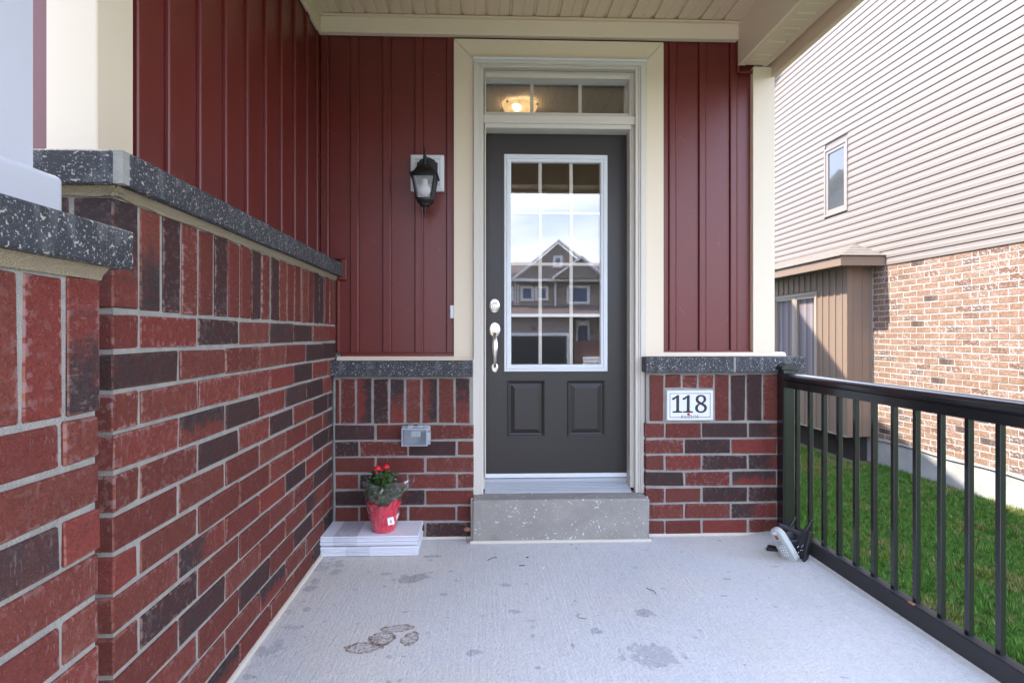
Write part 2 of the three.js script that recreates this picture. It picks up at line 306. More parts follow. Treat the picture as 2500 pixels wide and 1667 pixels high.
// ------------------------------------------------------------------ ground
{ const t = tex(512, 512, (i, j) => { const g = vnoise(i / 2.2, j / 2.2), n = fbm(i / 40, j / 40, 3), k = 0.5 + 0.7 * g + 0.3 * n; return S3([0.36 * k, 0.33 * k, 0.29 * k]); }, { srgb: true }); M.bounceGravel = new THREE.MeshPhysicalMaterial({ map: withRepeat(t, 0.8), roughness: 1, bumpMap: withRepeat(fineBump, 1), bumpScale: 0.02 }); }
{
  const g = new THREE.PlaneGeometry(260, 260, 1, 1); g.rotateX(-Math.PI / 2); g.translate(0, -1.012, 0);
  structure('lawn', uvBox(g), M.turf);
  const ds = B(-9, -1.3, -1.06, -0.996, -24, 1.0); structure('driveway', ds, M.bounceGravel);  // unseen; pale gravel chosen to bounce sunlight up to the porch ceiling
  structure('path', B(-0.8, 1.4, -1.06, -0.99, -24, -0.3), M.foundation);
  structure('road', B(-110, 110, -1.07, -1.0, -33, -24.2), std(0.06, 0.06, 0.063, 0.9));
  structure('kerb', CB(-110, 110, -1.1, -0.88, -24.2, -24.0, 0.02), M.foundation);
  structure('soil_bed', B(6.15, 6.62, -1.05, -1.001, 8.9, 13), M.soil);
}
// porch slab with a slightly raised trowelled edge on the right
{
  const prof = [[-1.3, -1.05], [1.700, -1.05], [1.700, 0.018], [1.694, 0.020], [1.63, 0.020], [1.555, 0.012], [1.48, 0.0], [-1.3, 0.0]];
  const g = prismXY(prof, 0.35, 3.6); const p = g.attributes.position, uv = g.attributes.uv;
  for (let i = 0; i < p.count; i++) uv.setXY(i, (p.getX(i) - FX0) / (FX1 - FX0), (-p.getZ(i) - FD0) / (FD1 - FD0));
  structure('porch_floor', g, M.floor);
}

// ------------------------------------------------------------------ bricks
const BL = 0.2641, BJ = 0.0115, BP = BL + BJ, RH = 0.0915, BHT = 0.0805, BD = 0.09;
const brickCache = new Map();
function brickGeo(len, ht, tone, variant, soldier) {
  const key = [Math.round(len * 500), Math.round(ht * 500), tone, variant, soldier].join();
  if (brickCache.has(key)) return brickCache.get(key);
  const row = tone === 'd' ? 4 + (variant >> 2) % 2 : tone === 'm' ? 6 + (variant >> 2) % 2 : (variant >> 2) % 4, col = variant % 4;
  const r = rng(1000 + brickCache.size * 17), off = r();
  const L = soldier ? ht : len, Hh = soldier ? len : ht;
  const frac = Math.min(1, Math.max(0.3, L / BL)), fo = (1 - frac) * (off < 0.5 ? 0 : 1);
  const uvf = (v, ax) => {
    let a = soldier ? v[1] : v[0], b = soldier ? v[0] : v[1]; let u, w;
    if (ax === (soldier ? 1 : 0)) { u = 0.35 + v[2] / BL; w = 0.5 + b / Hh; } else if (ax === 2) { u = fo + frac * (0.5 + a / L); w = 0.5 + b / Hh; } else { u = fo + frac * (0.5 + a / L); w = 0.5 + v[2] / 0.1; }
    u = clamp(u, 0.006, 0.994); w = clamp(w, 0.02, 0.98); return [(col + u) / AC, (row + w) / AR];
  };
  const g = chamfer(len, ht, BD, 0.002 + 0.0025 * r(), 0.0052, r, uvf); brickCache.set(key, g); return g;
}
const brand = rng(4242);
// face: 'front' (outward +z) or 'side' (outward +x). a0..a1 along the wall (x or D), y0..y1, plane = outer face position
function brick(parent, face, a0, a1, y0, y1, plane, tone, soldier = false) {
  const v = Math.floor(brand() * 16), proud = (brand() - 0.5) * 0.004;
  const m = shadows(new THREE.Mesh(brickGeo(a1 - a0, y1 - y0, tone, v, soldier), M.brick)); m.name = 'brick';
  if (face === 'front') m.position.set((a0 + a1) / 2, (y0 + y1) / 2, -(plane + BD / 2) + proud);
  else { m.position.set(plane - BD / 2 + proud, (y0 + y1) / 2, -(a0 + a1) / 2); m.rotation.y = Math.PI / 2; }
  parent.add(m); return m;
}
const J = BJ / 2;
function pick(d = 0.24, mm = 0.14) { const q = brand(); return q < d ? 'd' : q < d + mm ? 'm' : 'r'; }

// ------------------------------------------------------------------ our house
const house = thing('house', 'house with red siding, red brick base and dark brown front door', 'house');
const FW = 3.11, SD = 3.2;           // front brick face, front siding face (depth)
const LX = -0.825, SX = -0.93;       // left brick face, left siding face (x)
const rowTop = k => k * RH;          // top of course k (1-based) incl. bed joint

// --- front brick wainscot, left of the door
{
  const w = part(house, 'brick_wall', B(-0.822, -0.047, 0.0, 0.907, FW + 0.0045, SD - 0.004), M.mortar);
  const odd = [-0.823, -0.589, -0.312, -0.045], even = [-0.823, -0.679, -0.409, -0.138, -0.045];
  const tones = { 7: 'drr', 6: 'drdr', 5: 'rrr', 4: 'rmrr', 3: 'dmr', 2: 'rrrr', 1: 'rrd' };
  for (let k = 7; k >= 1; k--) {
    const js = k % 2 ? odd : even, y1 = rowTop(k) - J, y0 = rowTop(k - 1) + J;
    for (let i = 0; i + 1 < js.length; i++) brick(w, 'front', js[i] + (i ? J : 0.012), js[i + 1] - (i + 2 < js.length ? J : 0), y0 + (brand() - 0.5) * 0.002, y1, FW, tones[k][i]);
  }
  const sj = [-0.823, -0.784, -0.695, -0.605, -0.514, -0.425, -0.333, -0.242, -0.149, -0.061], st = 'rrmdmrmrm';
  for (let i = 0; i + 1 < sj.length; i++) brick(w, 'front', sj[i] + (i ? J : 0.012), sj[i + 1] - J, 7 * RH + J, 0.893 - brand() * 0.004, FW, st[i], true);
}
// --- front brick wainscot, right of the door
{
  const w = part(house, 'brick_wall', B(0.934, 1.786, 0.0, 0.925, FW + 0.0045, SD - 0.004), M.mortar);
  const odd = [0.93, 1.041, 1.251, 1.518, 1.79], even = [0.93, 1.151, 1.42, 1.69, 1.79];
  const tones = { 7: 'rrdm', 6: 'rdrr', 5: 'rrdm', 4: 'drmr', 3: 'rrdd', 2: 'rrmr', 1: 'rrrr' };
  for (let k = 7; k >= 1; k--) {
    const js = k % 2 ? odd : even, y1 = rowTop(k) - J, y0 = rowTop(k - 1) + J;
    for (let i = 0; i + 1 < js.length; i++) brick(w, 'front', js[i] + (i ? J : 0), js[i + 1] - (i + 2 < js.length ? J : 0), y0, y1 + (brand() - 0.5) * 0.002, FW, tones[k][i]);
  }
  const sj = [0.952, 1.037, 1.137, 1.232, 1.323, 1.416, 1.508, 1.604, 1.697, 1.79], st = 'rrrrrddrr';
  for (let i = 0; i + 1 < sj.length; i++) brick(w, 'front', sj[i] + (i ? J : 0), sj[i + 1] - J, i >= 1 && i <= 3 ? 0.838 : 7 * RH + J + 0.004, 0.912 - brand() * 0.004, FW, st[i], true);
}
// --- long brick wall on the left, with its near return
{
  const D0 = 1.275;
  const w = part(house, 'brick_wall', merge([B(SX + 0.02, LX - 0.0045, 0.0, 1.466, D0 + 0.0045, 3.185), B(-1.40, SX + 0.02, 0.0, 1.466, D0 + 0.0045, 1.5)]), M.mortar);
  const tones = { 13: 'rrdrddr', 12: 'drrrrdd', 11: 'rrrrrdr', 10: 'rmdrddr', 9: 'rrdrdrd', 8: 'rrrrrrm', 7: 'rrrrrrd', 6: 'rmrrdrr', 5: 'rdrrrrd', 4: 'rdrrrmr', 3: 'mrrdrdr', 2: 'rrrmrrd', 1: 'mrmrrrd' };
  const rt = 'rrdrrdrmrdrdr';
  for (let k = 13; k >= 1; k--) {
    const full = k % 2 === 0, y1 = rowTop(k) - J, y0 = rowTop(k - 1) + J, end = k > 10 ? 3.185 : FW - 0.002;
    let a = full ? D0 : D0 + 0.09 + BJ, i = full ? 0 : 1;
    // even courses: full brick at the corner; odd courses: the return's brick shows its end
    if (!full) brick(w, 'front', LX - BL, LX, y0, y1, D0, rt[k - 1]);
    else brick(w, 'front', LX - BD - BJ - BL, LX - BD - BJ, y0, y1, D0, rt[k - 1]);
    if (!full) brick(w, 'front', LX - 2 * BL - BJ, LX - BL - BJ, y0, y1, D0, pick());
    while (a < end - 0.02) { const b = Math.min(a + BL, end); brick(w, 'side', a, b, y0 + (brand() - 0.5) * 0.002, y1, LX, tones[k][Math.min(i, 6)]); a = b + BJ; i++; }
  }
  const st = 'mmdrrdrrdrdrrrrrddrr'; let a = D0, i = 0;
  while (a < 3.17) { const b = Math.min(a + (i === 0 ? 0.09 : 0.0815), 3.184); brick(w, 'side', a, b, 13 * RH + J, 1.447 - brand() * 0.005, LX, st[Math.min(i, 19)], true); a = b + BJ; i++; }
  let x = LX - BD - BJ; for (let n = 0; n < 4; n++) { brick(w, 'front', x - 0.0815, x, 13 * RH + J, 1.447 - brand() * 0.004, D0, n ? pick() : 'm', true); x -= 0.0815 + BJ; }
}
// --- stone caps
function stonePiece(parent, x0, x1, y0, y1, d0, d1, seed) {
  const r = rng(seed); const g = chamfer(x1 - x0, y1 - y0, d1 - d0, 0.004, 0.003, r); g.translate((x0 + x1) / 2, (y0 + y1) / 2, -(d0 + d1) / 2);
  const u = uvBox(g); const uv = u.attributes.uv, ox = r(), oy = r(); for (let i = 0; i < uv.count; i++) uv.setXY(i, uv.getX(i) + ox, uv.getY(i) + oy);
  return part(parent, 'stone_cap', u, M.stone);
}
{
  stonePiece(house, -0.835, -0.047, 0.908, 0.993, 3.066, SD - 0.01, 1);
  stonePiece(house, 0.916, 1.418, 0.926, 1.014, 3.066, SD - 0.01, 2);
  stonePiece(house, 1.428, 1.829, 0.926, 1.014, 3.066, SD - 0.01, 3);
  stonePiece(house, -1.40, -0.812, 1.468, 1.544, 1.245, 1.40, 4);
  stonePiece(house, -0.96, -0.785, 1.468, 1.544, 1.405, 2.186, 5);
  stonePiece(house, -0.96, -0.785, 1.468, 1.544, 2.194, 3.192, 6);
  stonePiece(house, -0.808, -0.785, 1.468, 1.544, 1.272, 1.402, 7);
  part(house, 'mortar_joint', merge([B(-0.81, -0.788, 1.470, 1.5425, 1.248, 1.271), B(0.945, 1.80, 0.914, 0.926, FW + 0.003, SD), B(1.417, 1.429, 0.928, 1.012, 3.0685, 3.15), B(-0.9, -0.788, 1.470, 1.5425, 2.185, 2.195), B(-0.82, -0.05, 0.896, 0.908, FW + 0.003, SD)]), M.mortar);
  // sloped beds of mortar under the left cap
  const r = rng(64), bedStrip = (n, f) => { // ragged wedge of bedding mortar: n stations along the wall
    const P = []; const st = []; for (let k = 0; k <= n; k++) { const j = () => (r() - 0.5) * 0.006; st.push([f(k / n, -0.02, 1.4465 + j() * 0.4), f(k / n, 0.0015, 1.447 + j()), f(k / n, 0.004 + j() * 0.3, 1.454 + j() * 0.5), f(k / n, 0.012 + j() * 0.6, 1.463), f(k / n, 0.016, 1.4685)]); }
    for (let k = 0; k < n; k++) for (let i = 0; i < 4; i++) { const A = st[k][i], Bq = st[k + 1][i], C = st[k + 1][i + 1], D = st[k][i + 1]; P.push(...A, ...Bq, ...C, ...A, ...C, ...D); }
    const g = new THREE.BufferGeometry(); g.setAttribute('position', new THREE.BufferAttribute(new Float32Array(P), 3)); g.computeVertexNormals(); return uvBox(g); };
  const b1 = bedStrip(60, (t, o, y) => [LX + o, y, -lerp(1.262, 3.18, t)]), b2 = bedStrip(20, (t, o, y) => [lerp(-1.4, LX + 0.012, t), y, -1.275 + o]);
  part(house, 'mortar_joint', merge([b1, b2]), M.bed);
}
// --- red board-and-batten siding: every pan and every batten is a piece
function sidingFront(x0, x1, y0, y1, battens, bw) {
  const w = part(house, 'siding', B(x0, x1, y0, y1, SD + 0.006, SD + 0.016), M.red);
  let a = x0;
  for (const b of [...battens, x1 + bw]) {
    if (b - a > 0.012) part(w, 'siding_board', CB(a + 0.0012, Math.min(b, x1) - 0.0012, y0, y1, SD, SD + 0.006, 0.0015), M.red);
    if (b < x1) { const e = Math.min(b + bw, x1); part(w, 'batten', CB(b, e, y0, y1, SD - 0.013, SD + 0.005, 0.0035), M.red); if (e - b > 0.03) part(w, 'batten_ridge', CB(e - 0.010, e - 0.005, y0, y1, SD - 0.0148, SD - 0.011, 0.0015), M.red); a = e; }
  }
  return w;
}
{
  sidingFront(-0.93, -0.155, 1.035, 2.90, [-0.915, -0.746, -0.563, -0.380, -0.199], 0.046);
  sidingFront(1.05, 1.60, 1.045, 2.90, [1.092, 1.268, 1.452], 0.045);
  sidingFront(-0.155, 1.05, 2.80, 2.90, [-0.015, 0.168, 0.352, 0.536, 0.72, 0.90], 0.045);
  part(house, 'starter_strip', CB(-0.80, -0.155, 1.012, 1.036, SD - 0.020, SD + 0.005, 0.003), M.red);
  part(house, 'starter_strip', CB(1.05, 1.576, 1.030, 1.048, SD - 0.020, SD + 0.005, 0.003), M.red);
  // left wall
  const w = part(house, 'siding', B(SX - 0.016, SX - 0.006, 1.52, 2.95, 1.40, 3.2), M.red);
  const z = [1.514, 1.662, 1.844, 2.028, 2.211, 2.399, 2.584, 2.767, 2.958, 3.14]; let a = 1.43;
  for (const b of z) { part(w, 'siding_board', CB(SX - 0.006, SX, 1.52, 2.95, a + 0.001, b - 0.001, 0.0015), M.red); part(w, 'batten', CB(SX - 0.004, SX + 0.014, 1.52, 2.95, b, b + 0.046, 0.004), M.red); a = b + 0.046; }
  // trim around the end of the left stone cap
  part(house, 'siding_trim', merge([CB(-0.795, -0.765, 1.448, 1.565, SD - 0.03, SD - 0.012, 0.003), CB(-0.90, -0.765, 1.566, 1.578, SD - 0.03, SD - 0.012, 0.003), CB(-0.824, -0.796, 1.450, 1.466, SD - 0.03, SD - 0.012, 0.003)]), M.red);
  part(house, 'siding_trim', CB(-0.822, -0.806, 1.036, 1.452, SD - 0.022, SD - 0.002, 0.003), M.red);
  part(house, 'siding_trim', merge([CB(1.484, 1.50, 2.655, 2.84, SD - 0.03, SD - 0.016, 0.003), CB(1.50, 1.578, 2.655, 2.672, SD - 0.03, SD - 0.016, 0.003)]), M.red);
}
// sloped flashing over the front caps
{
  const fl = (x0, x1, y) => prismDY([[3.155, y], [SD, y], [SD, y + 0.024], [SD - 0.03, y + 0.022], [3.155, y + 0.006]], x0, x1);
  part(house, 'flashing', fl(-0.815, -0.047, 0.993), M.beige); part(house, 'flashing', fl(0.945, 1.765, 1.0145), M.beige);
}
// --- beige corner boards
{
  part(house, 'corner_board', prismXD([[1.576, 3.166], [1.702, 3.166], [1.702, 3.32], [1.67, 3.32], [1.67, 3.20], [1.576, 3.20]], 1.034, 2.69), M.beige);
  part(house, 'corner_board', prismXD([[-1.032, 1.353], [-0.918, 1.353], [-0.915, 1.356], [-0.915, 1.489], [-0.945, 1.489], [-0.945, 1.41], [-1.032, 1.41]], 1.544, 3.2), M.beige);
  const w = part(house, 'siding', B(-3.9, -1.03, 1.544, 3.3, 1.386, 1.45), M.red);
  for (let k = 0; k < 10; k++) { part(w, 'siding_board', CB(-1.034 - 0.184 * (k + 1) + 0.04, -1.034 - 0.184 * k, 1.546, 3.3, 1.378, 1.387, 0.002), M.red); part(w, 'batten', CB(-1.034 - 0.184 * (k + 1), -1.034 - 0.184 * (k + 1) + 0.04, 1.546, 3.3, 1.366, 1.387, 0.003), M.red); }
}
// --- door casing, brickmould, transom
const DX0 = 0.012, DX1 = 0.884;
{
  const c = groupPart(house, 'door_casing');
  part(c, 'casing_board', prismXY([[-0.156, 1.012], [-0.0455, 1.012], [-0.0455, 2.7115], [-0.156, 2.8215]], 3.168, 3.21), M.beige);
  part(c, 'casing_board', prismXY([[0.9445, 1.034], [1.051, 1.034], [1.051, 2.8215], [0.9445, 2.7115]], 3.168, 3.21), M.beige);
  part(c, 'casing_board', prismXY([[-0.1545, 2.823], [1.0495, 2.823], [0.9435, 2.7125], [-0.0445, 2.7125]], 3.1675, 3.21), M.beige);
  for (const x of [-0.066, 0.964]) { const g = new THREE.SphereGeometry(0.0035, 10, 6); g.translate(x, 2.722, -3.1675); part(c, 'nail_head', plain(g), M.white); }
  part(c, 'drip_cap', CB(-0.05, 0.949, 2.697, 2.710, 3.135, 3.20, 0.002), M.white);
  // stepped brickmould: three nested rings on three sides
  const U = (ox0, ox1, ix0, ix1, top, itop, d0, d1) => merge([CB(ox0, ix0, 0.232, itop, d0, d1, 0.002), CB(ix1, ox1, 0.232, itop, d0, d1, 0.002), CB(ox0, ox1, itop + 0.0003, top, d0, d1, 0.002)]);
  part(c, 'brickmould', U(-0.044, 0.943, -0.014, 0.912, 2.697, 2.678, 3.145, 3.20), M.cream);
  part(c, 'brickmould', U(-0.014, 0.912, -0.004, 0.902, 2.678, 2.672, 3.151, 3.20), M.cream);
  part(c, 'brickmould', U(-0.004, 0.902, 0.012, 0.884, 2.672, 2.661, 3.155, 3.20), M.cream);
  part(c, 'jamb', merge([CB(-0.02, 0.0195, 0.25, 2.66, 3.195, 3.34, 0.002), CB(0.8635, 0.905, 0.25, 2.66, 3.195, 3.34, 0.002), CB(0.0195, 0.8635, 2.620, 2.66, 3.195, 3.285, 0.002)]), M.cream);
  part(c, 'stop', merge([CB(0.0195, 0.026, 0.32, 2.62, 3.175, 3.198, 0.0015), CB(0.858, 0.8635, 0.32, 2.62, 3.175, 3.198, 0.0015), CB(0.026, 0.858, 2.612, 2.6385, 3.175, 3.196, 0.0015)]), M.cream);
  part(c, 'transom_bar', merge([CB(0.012, 0.884, 2.347, 2.396, 3.164, 3.26, 0.004), CB(0.0195, 0.8635, 2.396, 2.420, 3.19, 3.30, 0.003), CB(0.0195, 0.8635, 2.322, 2.347, 3.172, 3.30, 0.003)]), M.cream);
  const t = groupPart(house, 'transom_window');
  part(t, 'pane', B(0.0198, 0.8632, 2.421, 2.619, 3.247, 3.2472), M.glass);
  part(t, 'pane', B(0.0198, 0.8632, 2.421, 2.619, 3.268, 3.2682), M.clearGlass);
  for (const x of [0.2975, 0.5825]) part(t, 'muntin', CB(x - 0.0095, x + 0.0095, 2.421, 2.619, 3.253, 3.262, 0.002), M.cream);
  part(t, 'spacer', ringXY([0.0198, 0.8632, 2.421, 2.619], [0.0285, 0.852, 2.4275, 2.612], 3.2475, 3.262), std(0.45, 0.5, 0.49, 0.5));
}
// --- the front door
{
  const d = groupPart(house, 'front_door'); const F = 3.265;     // slab face
  // slab with the lite opening cut out
  const sl = new THREE.Shape([[0.021, 0.322], [0.862, 0.322], [0.862, 2.320], [0.021, 2.320]].map(p => new THREE.Vector2(...p)));
  sl.holes.push(new THREE.Path([[0.160, 0.945], [0.160, 2.170], [0.720, 2.170], [0.720, 0.945]].map(p => new THREE.Vector2(...p))));
  for (const [a, b] of [[0.152, 0.374], [0.507, 0.732]]) sl.holes.push(new THREE.Path([[a, 0.537], [a, 0.868], [b, 0.868], [b, 0.537]].map(p => new THREE.Vector2(...p))));
  const sg = new THREE.ExtrudeGeometry(sl, { depth: 0.044, bevelEnabled: false }); sg.translate(0, 0, -F - 0.044); part(d, 'door_slab', uvBox(sg), M.doorPaint);
  // recessed panels: moulding step down, groove, raised field
  for (const [a, b] of [[0.152, 0.374], [0.507, 0.732]]) {
    const ring = (i0, i1, z0, z1) => { const P = []; const o = [a + i0, b - i0, 0.537 + i0, 0.868 - i0], q = [a + i1, b - i1, 0.537 + i1, 0.868 - i1]; const O = [[o[0], o[2]], [o[1], o[2]], [o[1], o[3]], [o[0], o[3]]], I = [[q[0], q[2]], [q[1], q[2]], [q[1], q[3]], [q[0], q[3]]]; for (let k = 0; k < 4; k++) { const n = (k + 1) % 4; const A = [...O[k], z0], Bq = [...O[n], z0], C = [...I[n], z1], Dq = [...I[k], z1]; P.push(...A, ...Bq, ...C, ...A, ...C, ...Dq); } const g = new THREE.BufferGeometry(); g.setAttribute('position', new THREE.BufferAttribute(new Float32Array(P), 3)); g.computeVertexNormals(); return uvBox(g); };
    const f = [0.042, 0.289]; const flat = B(a + 0.045, b - 0.045, 0.537 + 0.045, 0.868 - 0.045, F + 0.001, F + 0.02);
    part(d, 'panel', merge([ring(0, 0.004, -F, -F + 0.004), ring(0.004, 0.009, -F + 0.004, -F + 0.002), ring(0.009, 0.013, -F + 0.002, -F - 0.008), ring(0.013, 0.019, -F - 0.008, -F - 0.010), ring(0.019, 0.022, -F - 0.010, -F - 0.0095), ring(0.022, 0.045, -F - 0.0095, -F - 0.001), flat]), M.doorPaint);
  }
  const lf = M.white;
  part(d, 'lite_frame', ringXY([0.134, 0.746, 0.922, 2.199], [0.150, 0.730, 0.938, 2.183], F - 0.010, F + 0.004, 0.003), lf);
  part(d, 'lite_frame', ringXY([0.149, 0.731, 0.937, 2.184], [0.160, 0.720, 0.947, 2.172], F - 0.014, F + 0.004, 0.002), lf);
  part(d, 'lite_frame', ringXY([0.159, 0.721, 0.946, 2.173], [0.174, 0.706, 0.961, 2.156], F - 0.009, F + 0.02, 0.003), lf);
  part(d, 'pane', B(0.160, 0.720, 0.947, 2.170, F + 0.0050, F + 0.0052), M.glass);
  part(d, 'pane', B(0.160, 0.720, 0.947, 2.170, F + 0.024, F + 0.0242), M.clearGlass);
  const gx = [0.348, 0.5325], gy = [1.858, 1.556, 1.252];
  for (const x of gx) part(d, 'muntin', CB(x - 0.0105, x + 0.0105, 0.962, 2.155, F + 0.010, F + 0.0175, 0.003), M.cream);
  for (const y of gy) part(d, 'muntin', CB(0.175, 0.705, y - 0.0095, y + 0.0095, F + 0.0096, F + 0.0179, 0.003), M.cream);
  part(d, 'spacer', ringXY([0.160, 0.720, 0.947, 2.170], [0.177, 0.703, 0.964, 2.153], F + 0.0056, F + 0.0236), std(0.35, 0.36, 0.35, 0.5));
  // deadbolt
  const oval = (x, y, rx, ry, dep, z) => { const g = lathe([[0, 0], [0.86, 0], [1, 0.25], [0.98, 0.6], [0.88, 0.9], [0.6, 1], [0, 1]], 40); g.scale(rx, dep, ry); g.rotateX(Math.PI / 2); g.translate(x, y, z); return g; };
  const db = oval(0.078, 1.309, 0.031, 0.043, 0.010, -F); const cyl = lathe([[0, 0], [0.025, 0], [0.0245, 0.012], [0.021, 0.016], [0.0195, 0.013], [0.015, 0.013], [0.014, 0.017], [0, 0.017]], 36); cyl.rotateX(Math.PI / 2); cyl.translate(0.078, 1.303, -F + 0.009);
  part(d, 'deadbolt', merge([db, cyl]), M.nickel); part(d, 'keyhole', merge([B(0.0765, 0.0795, 1.297, 1.308, F - 0.0275, F - 0.024)]), M.dark);
  const grip = tube([[0.079, 1.135, -F + 0.010], [0.079, 1.128, -F + 0.038], [0.079, 1.105, -F + 0.052], [0.079, 1.05, -F + 0.058], [0.079, 1.0, -F + 0.050], [0.079, 0.965, -F + 0.030], [0.079, 0.952, -F + 0.010]], 0.0085, 40, 12);
  { const p = grip.attributes.position; for (let i = 0; i < p.count; i++) { const y = p.getY(i), wd = 1 + 1.0 * Math.exp(-Math.pow((y - 1.07) / 0.055, 2)); p.setX(i, 0.079 + (p.getX(i) - 0.079) * wd); } grip.computeVertexNormals(); }
  const lever = tube([[0.079, 1.150, -F + 0.008], [0.079, 1.149, -F + 0.03], [0.079, 1.143, -F + 0.048]], 0.006, 12, 8); { const p = lever.attributes.position; for (let i = 0; i < p.count; i++) p.setX(i, 0.079 + (p.getX(i) - 0.079) * 2.0); }
  part(d, 'handle', merge([oval(0.079, 1.167, 0.033, 0.046, 0.009, -F), oval(0.079, 0.945, 0.021, 0.030, 0.009, -F), grip, lever]), M.nickel);
  part(d, 'door_sweep', CB(0.021, 0.862, 0.296, 0.321, F - 0.004, F + 0.04, 0.002), M.white);
  const s = groupPart(house, 'threshold'); part(s, 'sill', prismDY([[3.165, 0.232], [3.34, 0.232], [3.34, 0.292], [3.275, 0.290], [3.262, 0.272], [3.172, 0.246], [3.165, 0.240]], 0.020, 0.863), M.alum);
  for (let k = 0; k < 6; k++) { const t = k / 5; part(s, 'sill_rib', CB(0.0215, 0.8615, 0.248 + 0.0235 * t - 0.001, 0.2515 + 0.0235 * t, 3.180 + 0.078 * t, 3.188 + 0.078 * t, 0.001), M.alum); }
  part(house, 'door_step', (() => { const g = chamfer(0.98, 0.231, 0.19, 0.009, 0.004, rng(31)); g.translate(0.44, 0.1165, -(3.035 + 0.095)); return uvBox(g); })(), M.step);
}
// caulk beads along the floor
{
  const bx = (x0, x1, d, r) => { const g = new THREE.CylinderGeometry(r, r, x1 - x0, 8); g.rotateZ(Math.PI / 2); g.translate((x0 + x1) / 2, 0.002, -d); return g; };
  const bz = (x, d0, d1, r) => { const g = new THREE.CylinderGeometry(r, r, d1 - d0, 8); g.rotateX(Math.PI / 2); g.translate(x, 0.002, -(d0 + d1) / 2); return g; };
  part(house, 'caulk_bead', merge([bx(-0.82, -0.05, FW, 0.010), bx(0.93, 1.66, FW, 0.012), bx(-0.06, 0.94, 3.035, 0.011), bz(LX + 0.002, 1.3, FW, 0.013)]), M.caulk);
  const v = (x, y0, y1, d) => { const g = new THREE.CylinderGeometry(0.008, 0.008, y1 - y0, 8); g.translate(x, (y0 + y1) / 2, -d); return g; };
  part(house, 'caulk_bead', merge([v(-0.051, 0, 0.228, 3.095), v(0.931, 0, 0.228, 3.095), v(-0.0455, 0.235, 1.0, 3.15), v(0.9435, 0.235, 1.02, 3.15)]), M.caulk);
}
// --- porch ceiling: soffit boards, frieze boards, beams, gutter fascia
{
  const c = groupPart(house, 'porch_ceiling'); const CY = 2.937, C0 = 0.72, C1 = 3.128;
  part(c, 'ceiling_backing', B(-0.93, 1.55, CY + 0.012, CY + 0.03, C0, 3.2), M.soffit);
  for (let k = 0; k < 18; k++) {
    const x0 = -0.905 + k * 0.135 - 0.002, x1 = x0 + 0.135; if (x0 > 1.47) break;
    // each board: flat, a shallow vee in the middle and a turned-up lip at the joint
    const w = Math.min(x1, 1.486) - x0; if (w < 0.02) continue;
    const pr = w > 0.12 ? [[x0, CY + 0.012], [x0, CY], [x0 + 0.055, CY], [x0 + 0.060, CY + 0.004], [x0 + 0.066, CY], [x0 + 0.113, CY], [x0 + 0.121, CY + 0.011], [x1 - 0.0005, CY + 0.011], [x1 - 0.0005, CY + 0.012]] : [[x0, CY + 0.012], [x0, CY], [x0 + w, CY], [x0 + w, CY + 0.012]];
    part(c, 'soffit_board', prismXY(pr, C0, C1), M.soffit);
  }
  part(c, 'frieze_board', CB(-0.905, 1.4845, 2.840, CY - 0.002, 3.150, 3.19, 0.003), M.beige);
  part(c, 'frieze_board', CB(-0.925, -0.9055, 2.840, CY - 0.002, 1.4, 3.189, 0.003), M.beige);
  part(c, 'frieze_trim', CB(-0.90, 1.4845, CY - 0.012, CY - 0.002, 3.126, 3.1495, 0.002), M.soffit);
  part(c, 'frieze_trim', CB(-0.9052, -0.880, CY - 0.012, CY - 0.002, 0.8, 3.126, 0.002), M.soffit);
  // side beam: bottom at 2.695
  const BY = 2.695;
  part(c, 'beam', CB(1.485, 1.50, BY, CY + 0.02, 0.60, 3.166, 0.002), M.beige);
  part(c, 'beam', CB(1.5005, 1.53, BY, BY + 0.012, 0.60, 3.166, 0.002), M.soffit);
  for (let k = 0; k < 19; k++) {
    const d1 = 3.160 - k * 0.133, d0 = d1 - 0.133; if (d0 < 0.6) break;
    part(c, 'soffit_board', prismDY([[d0, BY + 0.016], [d0, BY + 0.012], [d0 + 0.013, BY + 0.012], [d0 + 0.021, BY + 0.003], [d0 + 0.066, BY + 0.003], [d0 + 0.070, BY + 0.006], [d0 + 0.074, BY + 0.003], [d1 - 0.0005, BY + 0.003], [d1 - 0.0005, BY + 0.016]], 1.5305, 1.6295), M.soffit);
  }
  part(c, 'beam', CB(1.63, 1.66, BY, BY + 0.012, 0.60, 3.172, 0.002), M.soffit);
  part(c, 'beam', B(1.50, 1.68, BY + 0.017, CY + 0.02, 0.62, 3.16), M.soffit);
  part(c, 'fascia', CB(1.683, 1.697, 2.632, 2.90, 0.5, 6.5, 0.003), M.soffit);
  part(c, 'gutter', prismXY([[1.6975, 2.70], [1.79, 2.70], [1.82, 2.76], [1.82, 2.83], [1.812, 2.83], [1.812, 2.765], [1.785, 2.708], [1.6975, 2.708]], 0.5, 6.5), M.beige);
  // front beam (behind the camera's upper edge, mirrored in the door glass)
  part(c, 'beam', CB(-0.95, 1.4845, BY, CY + 0.02, 0.785, 0.80, 0.002), M.beige);
  part(c, 'beam', B(-0.95, 1.4845, BY + 0.017, CY + 0.02, 0.60, 0.784), M.soffit);
  for (let k = 0; k < 18; k++) { const x0 = -0.93 + k * 0.134; part(c, 'soffit_board', CB(x0, x0 + 0.122, BY + 0.002, BY + 0.016, 0.605, 0.783, 0.002), M.soffit); }
  part(c, 'fascia', CB(-1.1, 1.683, 2.66, 2.95, 0.582, 0.60, 0.003), M.beige);
}
